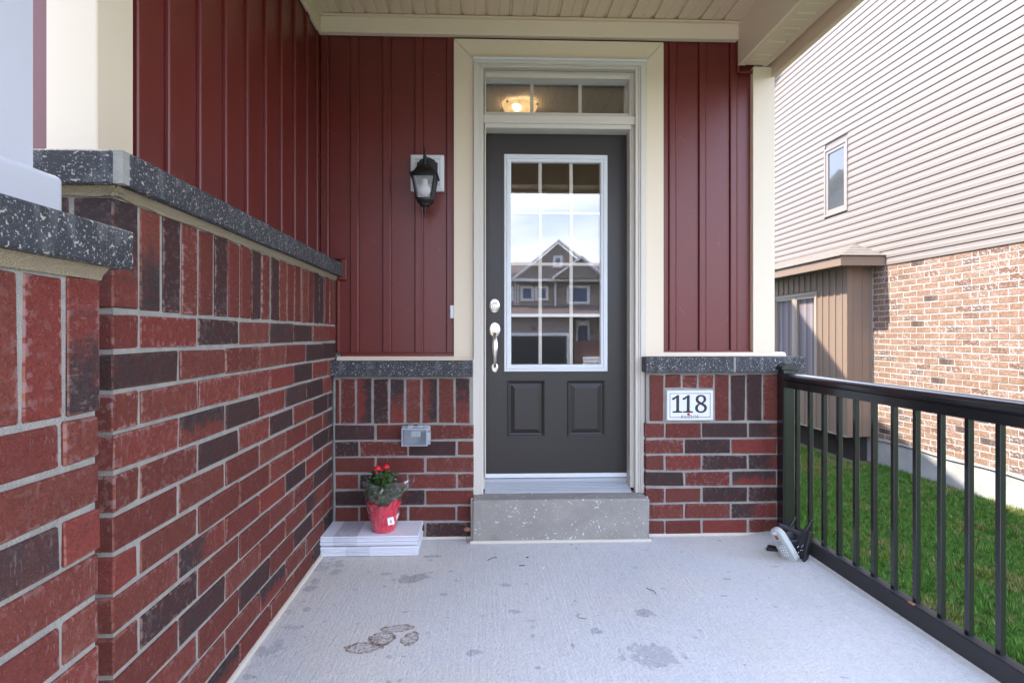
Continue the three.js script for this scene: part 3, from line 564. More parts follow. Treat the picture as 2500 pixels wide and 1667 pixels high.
// --- body and roof of the house (they throw the shade the photograph shows)
{
  M.roof = M.shingle;
  part(house, 'porch_roof', prismXY([[-1.3, 2.98], [1.82, 2.98], [1.75, 3.05], [0.3, 3.55], [-1.3, 3.55]], 0.5, 3.3), M.shingle);
  part(house, 'garage_wing', B(-8, -0.95, -1.05, 3.9, 1.46, 3.3), M.foundation);
  part(house, 'house_body', merge([B(1.56, 1.62, -1.05, 3.9, 3.33, 12), B(-8, 1.56, -1.05, 3.9, 7.2, 12), B(-8, -1.0, -1.05, 3.9, 3.3, 7.2), B(-1.0, 1.56, 3.1, 3.9, 3.33, 7.2), B(-1.0, 1.56, -1.05, 0.15, 3.61, 7.2), B(-0.93, -0.15, 0.95, 3.1, 3.217, 3.33), B(1.06, 1.62, 0.95, 3.1, 3.217, 3.33), B(-0.15, 1.06, 2.83, 3.1, 3.217, 3.33), B(-0.93, -0.05, -0.02, 0.95, 3.2, 3.33), B(0.94, 1.78, -0.02, 0.93, 3.2, 3.33)]), M.foundation);
  part(house, 'gable_wall', prismDY([[3.0, 3.9], [12, 3.9], [12, 8.0], [11.4, 8.05], [9.48, 6.43], [3.0, 3.85]], 1.3, 1.6), M.foundation);
  part(house, 'main_roof', prismDY([[2.6, 3.82], [9.48, 6.57], [11.5, 8.27], [14.5, 6.0], [14.5, 5.85], [11.5, 8.1], [9.48, 6.42], [2.6, 3.67]], -9, 1.8), M.shingle);
  // hall behind the door
  const wallPaint = std(0.30, 0.27, 0.235, 0.9);
  const stip = tex(256, 256, (i, j) => { const v = fbm(i / 5, j / 5, 3); return [v, v, v]; });
  part(house, 'hall_ceiling', B(-0.9, 1.5, 2.985, 3.05, 3.34, 7.1), new THREE.MeshPhysicalMaterial({ color: new THREE.Color().setRGB(0.20, 0.165, 0.135), roughness: 1, bumpMap: withRepeat(stip, 3.5), bumpScale: 0.02 }));
  part(house, 'hall_wall', merge([B(-0.95, -0.9, 0.2, 3.04, 3.34, 7.1), B(1.5, 1.55, 0.2, 3.04, 3.34, 7.1), B(-0.95, 1.55, 0.2, 3.04, 7.1, 7.15), B(-0.9, -0.05, 0.2, 2.98, 3.34, 3.36), B(0.93, 1.5, 0.2, 2.98, 3.34, 3.36), B(-0.05, 0.93, 2.80, 2.98, 3.34, 3.36)]), wallPaint);
  part(house, 'hall_floor', B(-0.95, 1.55, 0.17, 0.25, 3.36, 7.1), std(0.10, 0.06, 0.035, 0.5));
}

// ------------------------------------------------------------------ brick pier and column at the near left
{
  const t = thing('porch_column', 'white square column standing on a red brick pier with grey cap', 'column', 0, 0, 0);
  const PX = -0.747, P1 = 1.11, P0 = 0.62, R2 = 0.0897, SB = 0.985;
  const w = part(t, 'pier', B(-1.18, PX - 0.0045, 0.0, 1.264, P0 + 0.0045, P1 - 0.0045), M.mortar);
  const seq = ['rrr', 'rrr', 'rdr', 'rmr', 'rrd', 'rrr', 'mrr', 'rrr', 'rdr', 'rrr', 'rrr'];
  for (let k = 0; k < 11; k++) {
    const y1 = SB - k * R2 - J, y0 = Math.max(0.002, SB - (k + 1) * R2 + J); let b = P1 - (k % 2 === 0 ? 0 : 0), i = 0;
    if (k % 2 === 0) { brick(w, 'side', P1 - 0.09, P1, y0, y1, PX, seq[k][0]); b = P1 - 0.09 - BJ; i = 1; }
    while (b > P0 + 0.02) { const a = Math.max(P0, b - BL); brick(w, 'side', a, b, y0, y1, PX, seq[k][Math.min(i, 2)]); b = a - BJ; i++; }
  }
  for (let k = 0; k < 11; k++) { // street face of the pier
    const y1 = SB - k * R2 - J, y0 = Math.max(0.002, SB - (k + 1) * R2 + J); let x = PX - BD - BJ - (k % 2 ? 0 : 0.0); const xs = k % 2 ? [0.13, BL] : [BL, 0.13];
    for (const l of xs) { const a = Math.max(-1.18, x - l); if (x - a > 0.02) brick(w, 'front', a, x, y0, y1, P0, pick()); x = a - BJ; }
  }
  { let x = PX - BD - BJ; while (x > -1.15) { const a = Math.max(-1.18, x - 0.0815); brick(w, 'front', a, x, SB + J, 1.243, P0, pick(), true); x = a - BJ; } }
  let b = P1, i = 0; const st = 'mrrrdr'; while (b > P0 + 0.03) { const a = Math.max(P0, b - 0.0815); brick(w, 'side', a, b, SB + J, 1.245 - brand() * 0.006, PX, st[i % 6], true); b = a - BJ; i++; }
  stonePiece(t, -1.23, -0.708, 1.267, 1.345, 0.57, 1.158, 9);
  part(t, 'mortar_joint', prismXY([[PX - 0.02, 1.244], [PX + 0.002, 1.243], [PX + 0.005, 1.252], [PX + 0.014, 1.262], [PX + 0.018, 1.2675], [PX - 0.02, 1.2675]], P0, P1 + 0.004), M.bed);
  part(t, 'post', CB(-1.10, -0.80, 1.345, 2.70, 0.72, 1.022, 0.004), M.column);
  const bp = new RoundedBoxGeometry(0.36, 0.082, 0.362, 3, 0.012); bp.translate(-0.95, 1.345 + 0.041, -0.872); part(t, 'base_trim', plain(bp), M.column);
}

// ------------------------------------------------------------------ neighbouring house
const NX = 6.6;
{
  const n = thing('house', 'neighbouring house with sunlit tan lap siding over brown brick', 'house', 0, 0, 0);
  // foundation
  part(n, 'foundation', B(NX - 0.012, NX + 0.3, -1.1, -0.575, 2.0, 14), M.foundation);
  part(n, 'house_body', merge([B(NX + 0.10, NX + 9, -1.05, 6.6, 2.1, 13)]), M.nbay);
  // brick
  const w = part(n, 'brick_wall', B(NX + 0.005, NX + 0.1, -0.575, 2.273, 2.1, 13), M.nmortar);
  const rows = 31, rp = (2.273 + 0.575) / rows, bl = 0.267, jt = 0.011; const r = rng(808); const cache = []; const list = [];
  const ngeo = (len, v) => {
    const id = v, col = id % 4, row = Math.floor(id / 4);
    return chamfer(len, rp - jt, 0.06, 0.003, 0.004, r, (q, ax) => { let u = ax === 0 ? 0.5 + q[2] / 0.26 : 0.5 + q[0] / bl, ww = 0.5 + q[1] / (rp - jt); return [(col + clamp(u, 0.02, 0.98)) / 4, (row + clamp(ww, 0.04, 0.96)) / 8]; });
  };
  for (let v = 0; v < 32; v++) cache.push(ngeo(bl - jt, v));
  for (let k = 0; k < rows; k++) {
    const y = -0.575 + (k + 0.5) * rp; let d = 9.14 - (k % 2 ? 0.5 * bl : 0.02 * r());
    if (k % 2) { list.push([9.14 - 0.25 * bl, y, 0.5 * bl - jt]); }
    while (d > 2.4) { list.push([d - bl / 2, y, bl - jt]); d -= bl; }
  }
  // the bricks that show largest stand alone; the others are one part
  const vis = list.filter(b => b[0] > 6.35 && b[0] < 9.16).sort((p, q) => (p[0] - p[1] * 0.01) - (q[0] - q[1] * 0.01)).slice(0, 300), vs = new Set(vis), rest = [];
  for (const b of list) {
    const v = Math.floor(r() * 32), g = b[2] < 0.2 ? ngeo(b[2], v) : cache[v];
    if (vs.has(b)) { const m = shadows(new THREE.Mesh(g, M.nbrick)); m.name = 'brick'; m.rotation.y = -Math.PI / 2; m.position.set(NX + 0.03 + (r() - 0.5) * 0.003, b[1], -b[0]); w.add(m); }
    else { const q = g.clone(); q.rotateY(-Math.PI / 2); q.translate(NX + 0.03, b[1], -b[0]); rest.push(q); }
  }
  const rm = part(w, 'brick_field', merge(rest), M.nbrick); rm.userData.kind = 'stuff';
  // lap siding boards; window opening D 9.766..10.43, y 3.39..4.67
  const e = 0.1197, s = groupPart(n, 'siding'); part(s, 'siding_backing', prismDY([[2.1, 2.273], [13, 2.273], [13, 6.7], [7.5, 10.4], [2.1, 6.8]], NX + 0.012, NX + 0.02), M.nsiding);
  const prof = (y, d0, d1) => { const sh = new THREE.Shape([[-0.0155, y + 0.002], [-0.0150, y + 0.050], [-0.0095, y + 0.064], [-0.002, y + e + 0.003], [0.012, y + e + 0.003], [0.012, y], [-0.013, y]].map(p => new THREE.Vector2(p[0] + NX, p[1]))); const g = new THREE.ExtrudeGeometry(sh, { depth: d1 - d0, bevelEnabled: false }); g.translate(0, 0, -d1); return uvBox(g); };
  for (let k = 0; k < 46; k++) {
    const y = 2.273 + k * e, back = Math.min(13, y > 6.5 ? 13 - (y - 6.5) / 0.673 : 13);
    const inWin = y + e > 3.385 && y < 4.675;
    if (inWin) { part(s, 'siding_board', prof(y, 2.2, 9.766), M.nsiding); part(s, 'siding_board', prof(y, 10.43, back), M.nsiding); } else part(s, 'siding_board', prof(y, 2.2, back), M.nsiding);
  }
  // window high in the siding
  const wf = std(0.27, 0.235, 0.21, 0.45), win = groupPart(n, 'window');
  const ringX = (o, i, x0, x1) => { const sh = new THREE.Shape([[o[0], o[2]], [o[1], o[2]], [o[1], o[3]], [o[0], o[3]]].map(p => new THREE.Vector2(...p))); sh.holes.push(new THREE.Path([[i[0], i[2]], [i[0], i[3]], [i[1], i[3]], [i[1], i[2]]].map(p => new THREE.Vector2(...p)))); const g = new THREE.ExtrudeGeometry(sh, { depth: x1 - x0, bevelEnabled: false }); g.rotateY(Math.PI / 2); g.translate(x0, 0, 0); return uvBox(g); };
  part(win, 'window_frame', ringX([9.762, 10.434, 3.386, 4.674], [9.80, 10.39, 3.43, 4.63], NX - 0.03, NX + 0.03), wf);
  part(win, 'sash', ringX([9.80, 10.39, 3.43, 4.63], [9.865, 10.33, 3.50, 4.57], NX - 0.015, NX + 0.02), wf);
  part(win, 'pane', B(NX + 0.002, NX + 0.003, 3.49, 4.58, 9.855, 10.34), M.clearGlass);
  part(win, 'curtain', B(NX + 0.006, NX + 0.011, 3.44, 4.62, 9.80, 10.39), std(0.10, 0.11, 0.12, 0.9));
  // roof over the gable end
  part(n, 'roof', prismDY([[1.5, 6.55], [7.5, 10.59], [13.5, 6.55], [13.5, 6.75], [7.5, 10.82], [1.5, 6.75]], NX - 0.50, NX + 9.4), M.shingle);
  // bay box
  const bx = 6.168, b0 = 9.154, b1 = 12.3, by0 = -0.58, by1 = 2.30; const bay = groupPart(n, 'bay_window');
  part(bay, 'bay_box', merge([B(bx + 0.012, NX + 0.01, by0, 0.24, b0 + 0.012, b1), B(bx + 0.012, NX + 0.01, 1.93, by1, b0 + 0.012, b1), B(bx + 0.012, NX + 0.01, 0.24, 1.93, b0 + 0.012, 9.99), B(bx + 0.012, NX + 0.01, 0.24, 1.93, 11.47, b1), B(bx + 0.12, NX + 0.01, 0.24, 1.93, 9.99, 11.47)]), M.nbay);
  part(bay, 'corner_board', merge([CB(bx - 0.006, bx + 0.03, by0 - 0.01, by1, b0 - 0.006, b0 + 0.11, 0.003), CB(bx - 0.0055, bx + 0.095, by0 - 0.01, by1, b0 - 0.0065, b0 + 0.02, 0.003)]), M.nbay);
  const pitch = 0.186; for (let d = b0 + 0.115; d < b1 - 0.05; d += pitch) {
    const top = by1, seg = (d > 9.96 && d < 11.5) || (d + 0.19 > 10.03 && d < 11.45) ? [[by0, 0.2], [1.96, top]] : [[by0, top]];
    for (const [a, b] of seg) { part(bay, 'siding_board', CB(bx, bx + 0.013, a, b, d + 0.046, d + pitch - 0.003, 0.002), M.nbay); part(bay, 'batten', CB(bx - 0.014, bx + 0.013, a, b, d, d + 0.045, 0.004), M.nbay); }
  }
  for (const x of [6.27, 6.43]) part(bay, 'siding_board', CB(x, x + 0.155, by0, by1, b0 + 0.001, b0 + 0.013, 0.003), M.nbay);
  part(bay, 'corner_board', CB(6.555, 6.592, by0, by1, b0 - 0.008, b0 + 0.013, 0.003), M.nbay);
  part(bay, 'base_trim', CB(bx - 0.012, bx + 0.012, by0 - 0.012, by0 + 0.012, b0 - 0.004, b1, 0.003), std(0.34, 0.28, 0.23, 0.5));
  // bay window: two casements, vertical blinds
  const f2 = std(0.36, 0.29, 0.235, 0.45), bayGlass = new THREE.MeshPhysicalMaterial({ color: 0xffffff, roughness: 0, transmission: 1, thickness: 0, ior: 1.28 });
  part(bay, 'window_frame', ringX([9.985, 11.475, 0.235, 1.935], [10.03, 11.43, 0.28, 1.885], bx - 0.022, bx + 0.05), f2);
  part(bay, 'window_frame', CB(bx - 0.015, bx + 0.05, 0.285, 1.88, 10.69, 10.77, 0.003), f2);
  part(bay, 'sash', ringX([10.03, 10.69, 0.28, 1.885], [10.075, 10.645, 0.33, 1.83], bx - 0.008, bx + 0.04), f2); part(bay, 'sash', ringX([10.77, 11.43, 0.28, 1.885], [10.815, 11.385, 0.33, 1.83], bx - 0.008, bx + 0.04), f2);
  part(bay, 'pane', B(bx + 0.010, bx + 0.011, 0.32, 1.84, 10.06, 10.66), bayGlass); part(bay, 'pane', B(bx + 0.010, bx + 0.011, 0.32, 1.84, 10.80, 11.40), bayGlass);
  const slat = [std(0.34, 0.29, 0.31, 0.8), std(0.20, 0.165, 0.17, 0.8), std(0.27, 0.22, 0.235, 0.8)];
  for (let k = 0; k < 20; k++) { const d = 10.05 + k * 0.07, g = new THREE.BoxGeometry(0.004, 1.6, 0.072); g.rotateY(0.55); g.translate(bx + 0.07, 1.08, -d); part(bay, 'blind_slat', uvBox(g), slat[(k * 5) % 3]); }
  // bay roof: fascia and hipped shingles
  const ex = 5.85, ed = 8.84, ef = 12.7;
  part(bay, 'fascia', CB(ex, ex + 0.02, 2.27, 2.425, ed + 0.001, ef, 0.003), M.nbay); part(bay, 'fascia', CB(ex + 0.0005, NX - 0.002, 2.271, 2.426, ed, ed + 0.02, 0.003), M.nbay);
  part(bay, 'soffit', B(ex + 0.02, NX - 0.001, 2.285, 2.30, ed + 0.02, ef), M.nbay);
  const V = (x, y, d) => [x, y, -d];
  const planes = (P) => { const g = new THREE.BufferGeometry(); g.setAttribute('position', new THREE.BufferAttribute(new Float32Array(P.flat()), 3)); g.computeVertexNormals(); return uvBox(g); };
  const hipE = V(ex - 0.02, 2.43, ed - 0.02), hipT = V(NX, 2.745, 9.58), fe = V(ex - 0.02, 2.43, ef), ft = V(NX, 2.745, ef - 0.7), we = V(NX, 2.43, ed - 0.02);
  part(bay, 'roof_deck', planes([hipE, ft, hipT, hipE, fe, ft, hipE, hipT, we, fe, we, ft, hipE, we, fe]), M.shingle);
  // shingle courses
  const cr = rng(55); const C = 7;
  for (let k = 0; k < C; k++) {
    const t0 = k / C, t1 = (k + 1.15) / C; const x0 = lerp(ex - 0.03, NX, t0), x1 = Math.min(NX, lerp(ex - 0.03, NX, t1)), y0 = lerp(2.432, 2.747, t0), y1 = lerp(2.432, 2.747, Math.min(1, t1));
    const ds = lerp(ed - 0.03, 9.58, t0), de = lerp(ed - 0.03, 9.58, Math.min(1, t1)); let d = ds; const up = 0.006;
    while (d < ef - 0.1 - 0.7 * t0) { const l = 0.2 + 0.15 * cr(), d1 = Math.min(d + l, ef), a = Math.max(d, d === ds ? de : d); part(bay, 'shingle', planes([V(x0, y0 + up + 0.004, d), V(x0, y0 + up + 0.004, d1), V(x1, y1 + up - 0.004, d1), V(x0, y0 + up + 0.004, d), V(x1, y1 + up - 0.004, d1), V(x1, y1 + up - 0.004, a), V(x0, y0 - 0.002, d), V(x0, y0 - 0.002, d1), V(x0, y0 + up + 0.004, d1), V(x0, y0 - 0.002, d), V(x0, y0 + up + 0.004, d1), V(x0, y0 + up + 0.004, d)]), cr() < 0.5 ? M.shingle : M.shingle); d = d1 + 0.004; }
    let x = x0; while (x < NX - 0.03) { const l = 0.16 + 0.12 * cr(), xe = Math.min(x + l, NX), xa = x === x0 ? x1 : x; part(bay, 'shingle', planes([V(x, y0 + up + 0.004, ds), V(Math.min(xe, NX), y1 + up - 0.004, de), V(Math.min(xa, NX), y1 + up - 0.004, de), V(x, y0 + up + 0.004, ds), V(xe, y0 + up + 0.004, ds), V(xe, y1 + up - 0.004, de), V(x, y0 - 0.002, ds), V(xe, y0 - 0.002, ds), V(xe, y0 + up + 0.004, ds), V(x, y0 - 0.002, ds), V(xe, y0 + up + 0.004, ds), V(x, y0 + up + 0.004, ds)]), M.shingle); x = xe + 0.004; }
  }
  part(bay, 'shade_panel', B(6.34, 6.58, -1.05, by0 - 0.02, b0 + 0.10, b1), std(0.028, 0.023, 0.019, 0.95));  // near-black panel added as the shade in the recess below the bay
  // telephone cable along the foundation
  part(n, 'cable', tube([[NX - 0.02, -0.59, -5], [NX - 0.018, -0.63, -6.3], [NX - 0.018, -0.605, -7.0], [NX - 0.018, -0.625, -7.6], [NX - 0.018, -0.60, -8.3], [NX - 0.018, -0.62, -9.0]], 0.006, 60, 6), M.dark);
}
// ------------------------------------------------------------------ lawn blades between the houses
{
  const r = rng(321), P = [], C = [], N = [];
  for (let b = 0; b < 9; b++) {
    const a = r() * 6.283, q = r() * 0.02, bx = Math.cos(a) * q, bz = Math.sin(a) * q, h = 0.03 + 0.035 * r(), w = 0.0016 + 0.0012 * r(), la = r() * 6.283, ln = 0.012 + 0.03 * r();
    const px = Math.cos(la + 1.57) * w, pz = Math.sin(la + 1.57) * w, mx = bx + Math.cos(la) * ln * 0.35, mz = bz + Math.sin(la) * ln * 0.35, tx = bx + Math.cos(la) * ln, tz = bz + Math.sin(la) * ln;
    const v = [[bx - px, 0, bz - pz], [bx + px, 0, bz + pz], [mx + px * 0.8, h * 0.6, mz + pz * 0.8], [mx - px * 0.8, h * 0.6, mz - pz * 0.8], [tx, h, tz]];
    const k = 0.75 + 0.5 * r();
    for (const t of [[0, 1, 2], [0, 2, 3], [3, 2, 4]]) for (const i of t) { P.push(...v[i]); C.push(k, k, k); }
  }
  const g = new THREE.BufferGeometry(); g.setAttribute('position', new THREE.BufferAttribute(new Float32Array(P), 3)); g.setAttribute('color', new THREE.BufferAttribute(new Float32Array(C), 3)); g.computeVertexNormals();
  const mat = new THREE.MeshPhysicalMaterial({ color: 0xffffff, vertexColors: true, roughness: 0.65, transmission: 0.25, thickness: 0, specularIntensity: 0.4 });
  const COUNT = 62000, im = new THREE.InstancedMesh(g, mat, COUNT); im.name = numbered('grass'); im.userData.kind = 'stuff'; tag(im, 'short green lawn grass between the porch railing and neighbouring house', 'grass');
  const m = new THREE.Matrix4(), qt = new THREE.Quaternion(), up = new THREE.Vector3(0, 1, 0), col = new THREE.Color();
  for (let i = 0; i < COUNT; i++) {
    let x, d; do { x = lerp(1.72, 6.57, r()); d = lerp(1.2, 10.5, r()); } while ((x > 6.15 && d > 8.95) || (d > 9.3 && x < 3.5));
    const dry = sstep(0.60, 0.74, fbm(x * 1.7 + 11, d * 1.7, 4)), gap = sstep(0.70, 0.78, fbm(x * 2.6 + 60, d * 2.6 + 8, 3)); const s = (0.75 + 0.6 * r()) * (1 - 0.55 * gap);
    qt.setFromAxisAngle(up, r() * 6.283); m.compose(new THREE.Vector3(x, -1.014, -d), qt, new THREE.Vector3(s, s * (0.8 + 0.5 * r()), s)); im.setMatrixAt(i, m);
    const y = r(); const str = r() < 0.05 + 0.25 * dry; col.setRGB(str ? 0.26 : lerp(0.050, 0.105, y) + dry * 0.04, str ? 0.21 : lerp(0.135, 0.235, y), str ? 0.10 : lerp(0.012, 0.030, y)); im.setColorAt(i, col);
  }
  shadows(im); scene.add(im);
}
// ------------------------------------------------------------------ porch railing
{
  const t = thing('railing', 'black metal porch railing with square balusters beside the lawn', 'railing', 0, 0, 0);
  const RX = 1.70;
  part(t, 'post', CB(RX - 0.032, RX + 0.034, 0.02, 0.945, 3.012, 3.078, 0.003), M.black);
  part(t, 'post_base', CB(RX - 0.055, RX + 0.057, 0.018, 0.030, 2.985, 3.10, 0.003), M.black);
  const cap = prismXY([[RX - 0.042, 0], [RX + 0.044, 0], [RX + 0.044, 0.018], [RX + 0.012, 0.034], [RX - 0.010, 0.034], [RX - 0.042, 0.018]], 3.0025, 3.088); cap.translate(0, 0.945, 0); part(t, 'post_cap', cap, M.black);
  // top rail: moulded profile, swept towards the street
  const sh = new THREE.Shape(); const pr = [[-0.026, 0.848], [0.026, 0.848], [0.026, 0.884], [0.022, 0.888], [0.022, 0.893], [0.030, 0.896], [0.032, 0.908], [0.024, 0.922], [0.010, 0.930], [-0.010, 0.930], [-0.024, 0.922], [-0.032, 0.908], [-0.030, 0.896], [-0.022, 0.893], [-0.022, 0.888], [-0.026, 0.884]];
  pr.forEach((p, i) => i ? sh.lineTo(p[0] + RX - 0.005, p[1]) : sh.moveTo(p[0] + RX - 0.005, p[1])); const tr = new THREE.ExtrudeGeometry(sh, { depth: 2.61, bevelEnabled: false }); tr.translate(0, 0, -3.011); part(t, 'top_rail', toCreasedNormals(tr, 0.6), M.black);
  part(t, 'bottom_rail', CB(RX - 0.032, RX + 0.014, 0.060, 0.094, 0.40, 3.011, 0.003), std(0.012, 0.012, 0.013, 0.55));
  part(t, 'bottom_rail', CB(RX - 0.038, RX - 0.0322, 0.024, 0.092, 0.40, 2.90, 0.002), std(0.022, 0.022, 0.023, 0.6));
  for (let k = -1; k < 21; k++) { const d = 2.929 - 0.1168 * k; if (d > 3.0) continue; part(t, 'baluster', CB(RX - 0.010, RX + 0.010, 0.0935, 0.849, d - 0.010, d + 0.010, 0.0015), M.black); }
  part(t, 'post', CB(RX - 0.032, RX + 0.034, 0.02, 0.945, 0.335, 0.40, 0.003), M.black);
  part(t, 'rust_chip', CB(RX - 0.0335, RX - 0.020, 0.090, 0.0965, 2.09, 2.118, 0.002), std(0.30, 0.12, 0.05, 0.9));
}
// ------------------------------------------------------------------ wall lantern
{
  const t = thing('wall_lantern', 'black four-sided wall lantern on a white mounting block beside the door', 'lantern', 0, 0, 0);
  part(t, 'mounting_block', CB(-0.402, -0.212, 1.954, 2.160, 3.165, 3.197, 0.004), M.white);
  part(t, 'mounting_block', ringXY([-0.392, -0.222, 1.964, 2.150], [-0.377, -0.237, 1.979, 2.135], 3.159, 3.166, 0.002), M.white);
  part(t, 'mounting_block', CB(-0.372, -0.242, 1.984, 2.130, 3.160, 3.166, 0.002), M.white);
  const L = M.lanternBlack, bp = new THREE.Shape(); [[-0.055, -0.07], [0.055, -0.07], [0.055, 0.045], [0.044, 0.048], [0.040, 0.058], [0.012, 0.073], [-0.012, 0.073], [-0.040, 0.058], [-0.044, 0.048], [-0.055, 0.045]].forEach((p, i) => i ? bp.lineTo(...p) : bp.moveTo(...p));
  const bg = new THREE.ExtrudeGeometry(bp, { depth: 0.012, bevelEnabled: true, bevelSize: 0.003, bevelThickness: 0.004, bevelSegments: 1 }); bg.translate(-0.305, 2.062, -3.155); part(t, 'back_plate', uvBox(bg), L);
  const ax = -0.309, ad = 3.05;
  part(t, 'arm', tube([[-0.307, 2.09, -3.150], [-0.307, 2.105, -3.11], [-0.308, 2.108, -3.07], [ax, 2.090, -ad], [ax, 2.06, -ad]], 0.011, 24, 10), L);
  const fin = lathe([[0, 0], [0.010, 0], [0.011, 0.022], [0.007, 0.032], [0.011, 0.036], [0.011, 0.042], [0.006, 0.048], [0.0075, 0.062], [0.005, 0.08], [0.0015, 0.094], [0, 0.095]], 14); fin.translate(ax, 2.072, -ad); part(t, 'finial', plain(fin), L);
  const frus = (w0, w1, y0, y1) => { const g = new THREE.CylinderGeometry(w1 / Math.SQRT2, w0 / Math.SQRT2, y1 - y0, 4, 1); g.rotateY(Math.PI / 4); g.translate(ax, (y0 + y1) / 2, -ad); return uvBox(g); };
  part(t, 'lantern_roof', merge([frus(0.124, 0.088, 2.014, 2.036), frus(0.092, 0.062, 2.0365, 2.062), frus(0.152, 0.146, 2.000, 2.009), frus(0.142, 0.128, 2.009, 2.0142), frus(0.128, 0.132, 1.992, 2.0002)]), L);
  // cage: four leaning bars, glass between
  const yT = 1.992, yB = 1.880, wT = 0.118, wB = 0.078;
  for (const sx of [-1, 1]) for (const sz of [-1, 1]) { const g = tube([[ax + sx * wB / 2, yB, -ad + sz * wB / 2], [ax + sx * wT / 2, yT, -ad + sz * wT / 2]], 0.0078, 1, 4); part(t, 'cage_bar', plain(g), L); }
  const pane = (a, b, c, d) => { const g = new THREE.BufferGeometry(); g.setAttribute('position', new THREE.BufferAttribute(new Float32Array([...a, ...b, ...c, ...a, ...c, ...d]), 3)); g.computeVertexNormals(); return uvBox(g); };
  const lampGlass = new THREE.MeshPhysicalMaterial({ color: new THREE.Color().setRGB(0.85, 0.85, 0.87), roughness: 0.06, transmission: 0.80, thickness: 0, ior: 1.6 });
  const q = (sx, sz, w, y) => [ax + sx * w / 2, y, -ad + sz * w / 2];
  for (const [p0, p1] of [[[-1, 1], [1, 1]], [[1, 1], [1, -1]], [[1, -1], [-1, -1]], [[-1, -1], [-1, 1]]]) part(t, 'pane', pane(q(...p0, wB, yB), q(...p1, wB, yB), q(...p1, wT, yT), q(...p0, wT, yT)), lampGlass);
  part(t, 'lantern_base', merge([frus(0.088, 0.090, 1.868, 1.880), frus(0.062, 0.080, 1.853, 1.868), frus(0.046, 0.052, 1.842, 1.853)]), L);
  const f2 = lathe([[0, 0], [0.0025, 0.002], [0.005, 0.015], [0.006, 0.026], [0.005, 0.032], [0.010, 0.036], [0.010, 0.042], [0.006, 0.046], [0.009, 0.06], [0.009, 0.070], [0, 0.070]], 14); f2.translate(ax, 1.773, -ad); part(t, 'finial', plain(f2), L);
  const bulb = lathe([[0, 0], [0.012, 0.002], [0.024, 0.012], [0.030, 0.028], [0.028, 0.044], [0.018, 0.062], [0.0155, 0.075], [0.0155, 0.092], [0, 0.092]], 24); bulb.translate(ax, 1.898, -ad); part(t, 'bulb', plain(bulb), std(0.82, 0.81, 0.80, 0.25));
}
// ------------------------------------------------------------------ small fittings
{
  const t = thing('doorbell', 'small white doorbell button beside the beige door casing', 'doorbell', 0, 0, 0);
  part(t, 'bell_plate', CB(-0.178, -0.1565, 1.232, 1.306, 3.172, 3.190, 0.002), M.white); part(t, 'button', CB(-0.1715, -0.163, 1.252, 1.286, 3.1695, 3.1725, 0.001), std(0.7, 0.7, 0.7, 0.3));
}
{
  const t = thing('outlet_box', 'clear grey weatherproof outlet cover on the brick beside the plant', 'outlet', 0, 0, 0);
  const cover = new THREE.MeshPhysicalMaterial({ color: new THREE.Color().setRGB(0.72, 0.76, 0.80), roughness: 0.06, transmission: 0.94, thickness: 0, ior: 1.5 });
  const grey = std(0.36, 0.38, 0.41, 0.45);
  part(t, 'base_plate', CB(-0.440, -0.284, 0.527, 0.632, 3.098, 3.112, 0.003), grey);
  const cg = new RoundedBoxGeometry(0.140, 0.096, 0.062, 3, 0.012); cg.translate(-0.365, 0.579, -3.066); part(t, 'cover', plain(cg), cover);
  part(t, 'hinge', merge([CB(-0.405, -0.378, 0.626, 0.640, 3.055, 3.10, 0.002), CB(-0.352, -0.325, 0.626, 0.640, 3.055, 3.10, 0.002), CB(-0.395, -0.335, 0.628, 0.637, 3.062, 3.072, 0.002)]), grey);
  part(t, 'latch', merge([CB(-0.296, -0.280, 0.556, 0.604, 3.05, 3.09, 0.003)]), grey);
  part(t, 'receptacle', CB(-0.392, -0.338, 0.572, 0.604, 3.090, 3.0985, 0.003), M.white);
  part(t, 'slot', merge([B(-0.386, -0.380, 0.585, 0.588, 3.0888, 3.0902), B(-0.362, -0.355, 0.585, 0.588, 3.0888, 3.0902)]), M.dark);
  part(t, 'rim', ringXY([-0.436, -0.294, 0.530, 0.628], [-0.428, -0.302, 0.538, 0.620], 3.036, 3.050, 0.003), grey);
}
